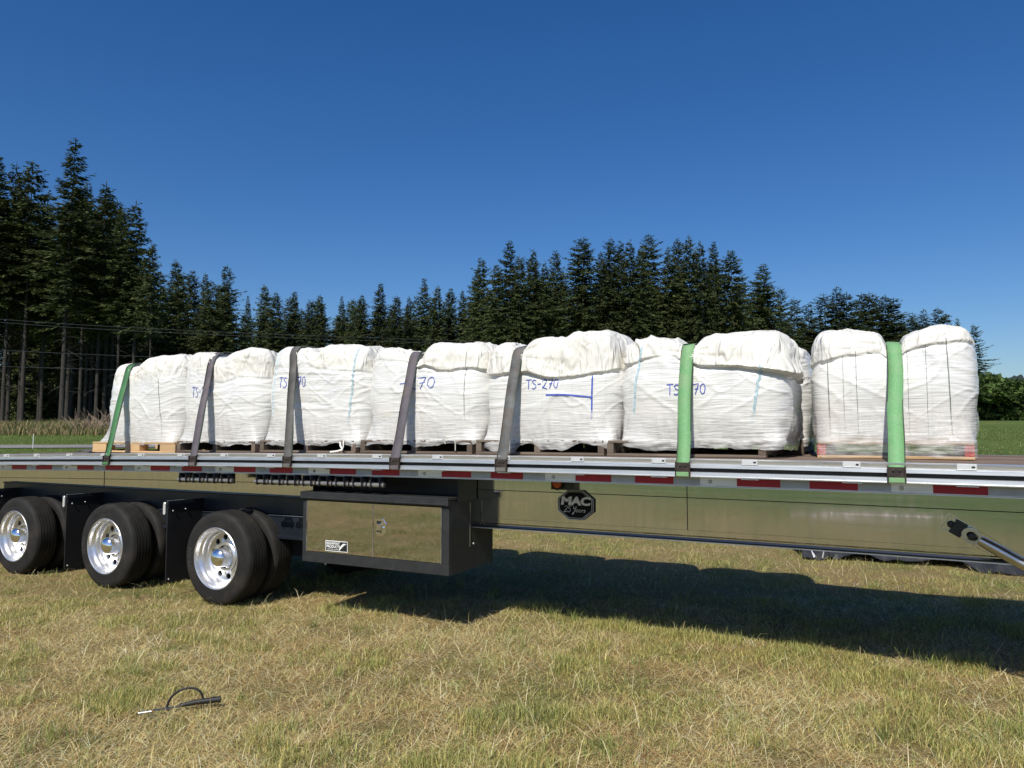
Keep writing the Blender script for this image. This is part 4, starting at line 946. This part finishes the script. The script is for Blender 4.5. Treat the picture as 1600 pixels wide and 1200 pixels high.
def bag(label, xc, yc, w, d, h, xs_, seed, pw, pd, group='white bulk bags on the trailer', film=True, poff=(0, 0), **kw):
    z0 = zc(xc) + .0045 + PH + .002
    fk = {k: kw.pop(k) for k in ('drop', 'rag', 'op', 'flare') if k in kw}
    t = thing('bulk_bag', label, 'bulk bag', (xc, yc, z0), 0, group)
    me, rd = bag_mesh(w, d, h, xs_ - xc, seed, **kw)
    put('bag_body', me, t)
    if film: put('stretch_film', skirt_mesh(rd, pw, pd, seed * 7, off=poff, **fk), t)
    bv = BVHTree.FromPolygons([tuple(v.co) for v in me.vertices], [tuple(p.vertices) for p in me.polygons]); BV[id(t)] = bv
    return t, bv
def on_front(t, bv, x, z, lift=.004):
    p = bv.ray_cast(Vector((x - t.location.x, -3, z - t.location.z)), Vector((0, 1, 0)))[0]
    return None if p is None else Vector((p.x, p.y - lift, p.z))
def draw_on(t, bv, paths, w, name, mat, lift=.005, step=.012):
    m = MB()
    for path in paths:
        pts = []
        for (x0, z0), (x1, z1) in zip(path[:-1], path[1:]):
            n = max(1, int(math.hypot(x1 - x0, z1 - z0) / step))
            for i in range(n): pts.append((x0 + (x1 - x0) * i / n, z0 + (z1 - z0) * i / n))
        pts.append(path[-1]); P = [on_front(t, bv, x, z, lift) for x, z in pts]; P = [p for p in P if p is not None]
        if len(P) < 2: continue
        L_, R_ = [], []
        for i, p in enumerate(P):
            d_ = (P[min(i + 1, len(P) - 1)] - P[max(i - 1, 0)]); nrm = Vector((-d_.z, 0, d_.x)); nrm = nrm.normalized() * w / 2 if nrm.length > 1e-7 else Vector((w / 2, 0, 0))
            L_.append(p - nrm); R_.append(p + nrm)
        n = len(P); m.add(L_ + R_, [(i, i + 1, n + i + 1, n + i) for i in range(n - 1)])
    return m.build(name, mat, t) if m.v else None
GLY = {'T': (.62, [[(-.05, 1), (.62, 1.02)], [(.28, 1), (.25, 0)]]), 'S': (.58, [[(.5, .92), (.25, 1), (.05, .82), (.18, .6), (.42, .48), (.48, .2), (.28, 0), (.02, .06)]]),
       '-': (.5, [[(.06, .5), (.44, .54)]]), '2': (.66, [[(.08, .78), (.22, 1), (.48, .96), (.5, .68), (.3, .3), (.08, .06), (.16, .12), (.36, .06), (.62, -.04)]]),
       '7': (.62, [[(.02, .95), (.55, 1.02), (.4, .5), (.22, 0)], [(.18, .5), (.52, .56)]]), '0': (.6, [[(.3, 1), (.1, .8), (.06, .35), (.22, .02), (.42, .12), (.52, .6), (.42, .95), (.28, 1)]]), ' ': (.3, [])}
def write(t, bv, txt, x0, x1, z0, z1, w=.007, slope=0):
    tot = sum(GLY[c][0] for c in txt); sx = (x1 - x0) / tot; h = z1 - z0; x = x0; paths = []
    for c in txt:
        wd, st = GLY[c]
        for p in st: paths.append([(x + a * sx, z0 + b * h + slope * (x - x0)) for a, b in p])
        x += wd * sx
    draw_on(t, bv, paths, w, 'handwriting', M['ink'])
g_ = dict(drop=.045, rag=.03)
A_, bA = bag('leftmost wrapped white bag, slumped, under the dark green strap', -7.985, 6.20, 1.33, 1.0, 0.985, -8.05, 3, 1.36, .98, hl_=.96, hr_=1.04, top_z=.70, base=.93, nd=.06, poff=(-.04, 0), drop=.03, rag=.02, op=.7, n_exp=4.0)
B_, bB = bag('second white bag from the left with crumpled top, under a purple-grey strap', -6.64, 6.20, 1.32, 1.0, 1.015, -6.62, 5, 1.24, .99, hl_=1.0, hr_=.99, over=[(-.7, .80, .1), (-.1, .72, .15), (.1, .665, .3), (.7, .665, .3)], ov=.014, nd=.06, **g_)
C_, bC = bag('third white bag from the left with a light blue stitched seam at right', -5.275, 6.20, 1.36, 1.0, .985, -5.27, 7, 1.30, .99, over=[(-.7, .85, 0), (-.05, .82, .1), (.1, .735, .35), (.7, .715, .4)], ov=.016, nd=.055, **g_)
D_, bD = bag('fourth white bag with a folded top flap that droops right of its strap', -3.95, 6.20, 1.34, 1.0, .885, -3.985, 9, 1.28, .99, hl_=.98, hr_=1.02, over=[(-.7, .86, .15), (-.06, .84, .2), (.02, .75, 1), (.2, .70, 1.2), (.5, .70, 1.1), (.7, .71, .7)], ov=.036, nd=.10, **g_)
E_, bE = bag('fifth white bag marked with long blue T-shaped pen lines', -2.65, 6.20, 1.29, 1.0, .905, -2.90, 11, 1.23, .99, hl_=.97, hr_=1.015, over=[(-.7, .66, .7), (-.3, .66, .8), (-.14, .66, .9), (.02, .60, 1.2), (.3, .575, 1.1), (.7, .60, .8)], ov=.030, nd=.08, drop=.075, rag=.05)
F_, bF = bag('sixth white bag with a large cream top flap bulging past its right side', -1.345, 6.20, 1.34, 1.02, .845, -1.405, 13, 1.26, 1.0, hl_=.99, hr_=1.01, over=[(-.7, .70, .8), (-.5, .72, .6), (-.2, .82, .15), (-.05, .78, .5), (.02, .70, 1), (.3, .655, 1.5), (.5, .61, 1.9), (.7, .56, 2.1)], ov=.044, nd=.07, drop=.07, rag=.025, base=.86, creases=1.1)
G_, bG = bag('rightmost white bag standing alone with its top split by a green strap', -.012, 6.66, 1.13, 1.08, .885, .008, 15, 1.06, 1.115, film=True, over=[(-.6, .655, 1.1), (-.3, .73, 1.1), (-.06, .80, .6), (.06, .80, .5), (.3, .84, .9), (.6, .82, .8)], ov=.022, nd=.12, drop=.115, rag=.015, op=.50, base=.93, flare=4, n_exp=5.2, wr=.9, nw_=.07)
# far row
for i, (x, w, k) in enumerate(FR):
    dx = (.155 if i == 5 else .03)
    src = (B_, C_, D_, B_, C_, D_)[i]
    t = thing('bulk_bag', ('white bag of the far row behind the ' + ('leftmost', 'second', 'third', 'fourth', 'fifth')[i] + ' front bag') if i < 5 else 'white bag of the far row showing in the gap left of the last bag',
              'bulk bag', (x + dx, 7.26, zc(x) + .0045 + PH + .002), math.pi, 'white bulk bags on the trailer')
    t.scale = (1, 1, .98 if i < 5 else .95)
    for ch in [c for c in src.children]:
        c = ch.copy(); link(c); c.parent = t
# handwriting and seams
write(B_, bB, 'TS-270', -7.01, -6.69, 2.215, 2.325, .0068)
write(C_, bC, 'TS-270', -5.70, -5.325, 2.285, 2.39, .0068)
write(D_, bD, '-270', -4.16, -3.74, 2.225, 2.33, .0068)
write(E_, bE, 'TS-270', -2.805, -2.50, 2.19, 2.268, .0068)
write(F_, bF, 'TS-270', -1.572, -1.268, 2.11, 2.19, .0068)
draw_on(E_, bE, [[(-2.62, 2.135), (-2.45, 2.134), (-2.212, 2.108)], [(-2.208, 2.285), (-2.222, 1.925)]], .013, 'pen_line', M['ink'])
def seam(t, bv, pts, w, mat, wob=.004, dash=False):
    r = random.Random(int(abs(pts[0][0]) * 1000)); P = []
    for (x0, z0), (x1, z1) in zip(pts[:-1], pts[1:]):
        for i in range(14): P.append((x0 + (x1 - x0) * i / 14 + r.uniform(-wob, wob), z0 + (z1 - z0) * i / 14))
    P.append(pts[-1])
    if not dash: return draw_on(t, bv, [P], w, 'seam', mat, .003)
    # stitches across the seam
    pa = []
    for i in range(len(P) - 1):
        (x0, z0), (x1, z1) = P[i], P[i + 1]
        for f_ in (0, .5):
            x_, z_ = x0 + (x1 - x0) * f_, z0 + (z1 - z0) * f_; pa.append([(x_ - w, z_ + .003), (x_ + w, z_ - .004)])
    st_ = draw_on(t, bv, pa, .0075, 'stitches', mat, .004, .01); st_['kind'] = 'stuff'; draw_on(t, bv, [P], .006, 'seam', mat, .003)
seam(A_, bA, [(-7.60, 2.45), (-7.565, 1.78)], .006, M['seam_dark'])
seam(C_, bC, [(-5.75, 2.69), (-5.80, 2.35), (-5.81, 2.0)], .012, M['seam'], .003); seam(C_, bC, [(-4.735, 2.66), (-4.745, 2.3), (-4.80, 1.86)], .011, M['seam'], .004, True)
seam(D_, bD, [(-3.446, 2.56), (-3.456, 1.91)], .005, M['seam_dark'], .001)
seam(F_, bF, [(-1.785, 2.50), (-1.84, 2.2), (-1.87, 1.95)], .009, M['seam'], .002, True); seam(F_, bF, [(-.865, 2.31), (-.91, 2.05), (-.955, 1.80)], .009, M['seam'], .005, True)
for x0, x1, z1, w_ in ((-.442, -.435, 2.36, .007), (-.335, -.33, 2.40, .003), (-.243, -.238, 2.43, .004), (.10, .10, 2.43, .003), (.22, .22, 2.46, .003), (.352, .37, 2.50, .007)):
    seam(G_, bG, [(x0, z1), (x1, 1.80)], w_, M['seam_dark'], .001)
# loose tie on the third pallet
m = MB(); tz = zc(-4.85) + PH
m.tube([(-4.86, 5.685, tz - .01), (-4.83, 5.66, tz - .05), (-4.80, 5.655, tz - .085), (-4.84, 5.63, tz - .105), (-4.92, 5.62, tz - .113)], [.006, .010, .012, .012, .012], 8)
m.tube([(-4.81, 5.68, tz), (-4.79, 5.655, tz - .06), (-4.80, 5.64, tz - .10)], .006, 6)
tag(m.build('tie_cord', M['rope']), 'loose white tie hanging off the right end of the third pallet', 'cord')
m = MB(); tz = zc(-3.6) + PH
m.tube([(-3.63, 5.685, tz - .03), (-3.645, 5.67, tz + .01), (-3.60, 5.66, tz + .035), (-3.54, 5.66, tz + .03), (-3.515, 5.67, tz - .02), (-3.52, 5.68, tz - .09)], .005, 6)
tag(m.build('tie_cord', M['rope']), 'looped white tie at the right end of the fourth pallet', 'cord')

# ------------------------------------------------------------------ cargo straps
def hull2(pts):
    pts = sorted(set(pts)); up = []
    for p in pts:
        while len(up) >= 2 and (up[-1][0] - up[-2][0]) * (p[1] - up[-2][1]) - (up[-1][1] - up[-2][1]) * (p[0] - up[-2][0]) >= 0: up.pop()
        up.append(p)
    return up
def strap(label, x, bags_, mat, edge, xtop=None, width=.10):
    xt = x if xtop is None else xtop
    pts = []
    for t, bv, rz in bags_:
        for k in range(80):
            y = t.location.y - .62 + 1.24 * k / 79
            for dx in (-.04, 0, .04):
                o = Vector((xt + dx - t.location.x, y - t.location.y, 3))
                if rz: o = Vector((-o.x, -o.y, 3))
                p = bv.ray_cast(o, Vector((0, 0, -1)))[0]
                if p is not None: pts.append((round(y, 4), p.z * t.scale.z + t.location.z + .006))
    z0 = zc(x) - .035
    H_ = hull2([(5.399, z0), (8.021, z0)] + pts)
    P = []
    for (y0, a), (y1, b) in zip(H_[:-1], H_[1:]):
        n = max(1, int(math.hypot(y1 - y0, b - a) / .04))
        for i in range(n): P.append((y0 + (y1 - y0) * i / n, a + (b - a) * i / n))
    P.append(H_[-1])
    for _ in range(2): P = [P[0]] + [((P[i - 1][0] + 2 * P[i][0] + P[i + 1][0]) / 4, (P[i - 1][1] + 2 * P[i][1] + P[i + 1][1]) / 4) for i in range(1, len(P) - 1)] + [P[-1]]
    t = thing('cargo_strap', label, 'strap', (x, 5.40, zc(x) - .1), 0, 'cargo straps over the bags'); o = t.location
    def rib(hw, th, name, m_, par, lift=0, off=0):
        V = []; F = []; n = len(P)
        for i, (y, z) in enumerate(P):
            a = P[max(i - 1, 0)]; b = P[min(i + 1, n - 1)]; d = Vector((0, b[0] - a[0], b[1] - a[1])).normalized(); nr = Vector((0, -d.z, d.y))
            f_ = min(1, max(0, (z - z0) / max(.01, P[n // 4][1] - z0))); cx_ = x + (xt - x) * f_ + off + .003 * math.sin(i * .35)
            tw = .006 * math.sin(i * .21 + x)
            c = Vector((cx_, y, z)) - o + nr * lift
            V += [c + Vector((-hw, 0, 0)) + nr * tw, c + Vector((hw, 0, 0)) - nr * tw, c + Vector((hw, 0, 0)) + nr * (th - tw), c + Vector((-hw, 0, 0)) + nr * (th + tw)]
        for i in range(n - 1):
            for k in range(4): F.append((i * 4 + k, i * 4 + (k + 1) % 4, i * 4 + 4 + (k + 1) % 4, i * 4 + 4 + k))
        return put(name, np_mesh(name, np.array([tuple(v) for v in V]), F, m_, False), par)
    wb = rib(width / 2, .003, 'webbing', mat, t)
    for s_ in (-1, 1): rib(.0028, .0036, 'webbing_edge', edge, wb, 0, s_ * (width / 2 - .002))
    for yy, sg in ((5.3985, -1), (8.0215, 1)):
        m = MB(o); ya, yb2 = (yy - .010, yy - .0035) if sg < 0 else (yy + .0035, yy + .010)
        m.box(x - .055, x + .055, ya, yb2, -.112, -.026, zc); m.box(x - .055, x - .047, min(ya, yb2) - .012 * (sg < 0), max(ya, yb2) + .012 * (sg > 0), -.130, -.022, zc); m.box(x + .047, x + .055, min(ya, yb2) - .012 * (sg < 0), max(ya, yb2) + .012 * (sg > 0), -.130, -.022, zc)
        hk = m.build('flat_hook', M['rust'], t, .002)
        yl = ya - .012 if sg < 0 else yb2 + .012
        m = MB(o); m.box(x - .046, x + .046, yl - .002, yl + .004, -.126, -.094, zc); m.build('strap_end', mat, hk, .002)
    for k in range(2):
        zz_ = zc(x) - .05; 
        m = MB(o); m.lathe([(5.3885, .009), (5.383, .008), (5.383, 0)], 'Y', (x - .02 + .04 * k, 0, zz_), 10); m.build('hook_rivet', M['rust'], t)
    return t
rear = {round(o.location.x, 2): o for o in bpy.data.objects if o.get('category') == 'bulk bag' and o.location.y > 7}
rl = sorted(rear.values(), key=lambda o: o.location.x); RB = (bB, bC, bD, bB, bC, bD)
ed_g = M['web_edge']
strap('dark green strap over the leftmost bag', -8.035, [(A_, bA, 0), (rl[0], RB[0], 1)], M['dgreen_web'], ed_g, -8.19)
strap('smooth purple-grey strap over the second bag from the left', -6.60, [(B_, bB, 0), (rl[1], RB[1], 1)], M['purple_web'], ed_g, -6.74)
strap('worn charcoal strap over the bag with the light blue seam', -5.262, [(C_, bC, 0), (rl[2], RB[2], 1)], M['grey_web'], ed_g, -5.53)
strap('wide purple-grey strap that ends under the drooping flap of the fourth bag', -3.975, [(D_, bD, 0), (rl[3], RB[3], 1)], M['purple_web'], ed_g, -4.03)
strap('grey strap stained with rust over the bag with blue pen lines', -2.895, [(E_, bE, 0), (rl[4], RB[4], 1)], M['stain_web'], ed_g, -2.90)
strap('bright green strap over the bag with the large cream flap', -1.385, [(F_, bF, 0), (rl[5], RB[5], 1)], M['green_web'], ed_g, -1.42)
strap('bright green strap down the middle of the rightmost bag', .005, [(G_, bG, 0)], M['green_web'], ed_g, .018)

# ------------------------------------------------------------------ loose things
# folded dark strap lying on the deck
m = MB(); r = random.Random(3)
pts = [(-9.42 + .1 * i, 5.93 + .03 * math.sin(i * 1.3), zc(-9.42 + .1 * i) + .022 + .012 * math.sin(i * 1.7)) for i in range(10)]
for k in range(3):
    V = []; n = len(pts)
    for i, (a, b, c) in enumerate(pts):
        j = .03 * k; h_ = .010 * k + .006 * math.sin(i * 2 + k)
        V += [(a, b - .06 + j, c + h_ - .012), (a, b + .05 + j, c + h_ - .004), (a, b + .05 + j, c + h_ + .002), (a, b - .06 + j, c + h_ - .006)]
    m.add(V, [(i * 4 + q, i * 4 + (q + 1) % 4, i * 4 + 4 + (q + 1) % 4, i * 4 + 4 + q) for i in range(n - 1) for q in range(4)])
tag(m.build('folded_strap', M['grey_web']), 'dark folded strap lying on the bare deck left of the first pallet', 'strap')
# black tarp on the grass beyond the trailer
nx_, ny_2 = 110, 34; u = np.linspace(0, 1, nx_); v = np.linspace(0, 1, ny_2); U, Vv = np.meshgrid(u, v)
TXc = -1.30 + 4.6 * U + .25 * vn(U * 5, Vv * 3, 0, 61); TYc = 11.16 + .06 * U + 1.6 * Vv + .13 * vn(U * 7, Vv * 3, 1, 62)
TZ = terr(TXc, TYc) + .02 + .085 * sst(Vv, 0, .07) + .13 * np.abs(vn(U * 9, Vv * 5, 0, 63)) + .10 * rdg(U * 16, Vv * 6, 0, 64).clip(0) * sst(Vv, 0, .2) + .03 * vn(U * 30, Vv * 14, 0, 65)
I = np.arange(nx_ * ny_2).reshape(ny_2, nx_); F = np.stack([I[:-1, :-1], I[:-1, 1:], I[1:, 1:], I[1:, :-1]], -1).reshape(-1, 4)
tarp = thing('ground_tarp', 'crumpled black tarp with white lining spread on the grass behind the trailer', 'tarp', (0, 12, ZG))
put('sheet', np_mesh('sheet', np.stack([TXc, TYc - 12, TZ - ZG], -1).reshape(-1, 3), F, M['tarp'], True), tarp)
def tarp_strip(path, w):
    m = MB((0, 12, ZG)); L_ = []; R_ = []
    for a, b in path:
        i = min(ny_2 - 1, max(0, int(b * (ny_2 - 1)))); j = min(nx_ - 1, max(0, int(a * (nx_ - 1))))
        p = Vector((TXc[i, j], TYc[i, j], TZ[i, j] + .012)); L_.append(p + Vector((0, -w, .01))); R_.append(p + Vector((w * .5, w, .02)))
    n = len(L_); m.add(L_ + R_, [(i, i + 1, n + i + 1, n + i) for i in range(n - 1)]); m.build('white_lining', M['tarp_white'], tarp)
tarp_strip([(.0, .5), (.015, .3), (.03, .15), (.045, 0)], .035); tarp_strip([(.06, .45), (.085, .30), (.10, .22), (.13, .26)], .045); tarp_strip([(.08, .0), (.09, .10), (.12, .16), (.14, .05)], .03); tarp_strip([(.22, .35), (.235, .36)], .02); tarp_strip([(.52, .5), (.55, .25), (.58, .12)], .06)
# black rubber strap with a hook lying in the foreground grass
m = MB(); gz = lambda x, y: float(terr(x, y))
ruler = thing('tarp_strap', 'black rubber strap with a standing loop lying in the foreground grass', 'rubber strap', (-4.07, 3.35, gz(-4.07, 3.35)))
def gp(x, y, h): return (x, y, gz(x, y) + h)
m = MB(ruler.location); a = Vector(gp(-4.10, 3.30, .035)); b = Vector(gp(-3.92, 3.47, .055)); c = Vector(gp(-4.02, 3.375, .05))
m.tube([a, c, b], [.012, .017, .020], 10); m.build('grip', M['flap'], ruler)
m = MB(ruler.location); L0 = Vector(gp(-4.175, 3.27, .0)); L1 = Vector(gp(-4.00, 3.40, .04)); pts = [L0.lerp(L1, (1 - math.cos(math.pi * i / 16)) / 2) + Vector((0, 0, .115 * math.sin(math.pi * i / 16) ** .8)) for i in range(17)]
m.tube(pts, .0075, 8); m.build('loop', M['flap'], ruler)
m = MB(ruler.location); m.tube([gp(-4.225, 3.105, .03), gp(-4.16, 3.15, .038)], [.008, .010], 8); m.tube([gp(-4.15, 3.155, .045), gp(-4.10, 3.30, .03)], .006, 6); m.build('metal_hook', M['alu_tube'], ruler)
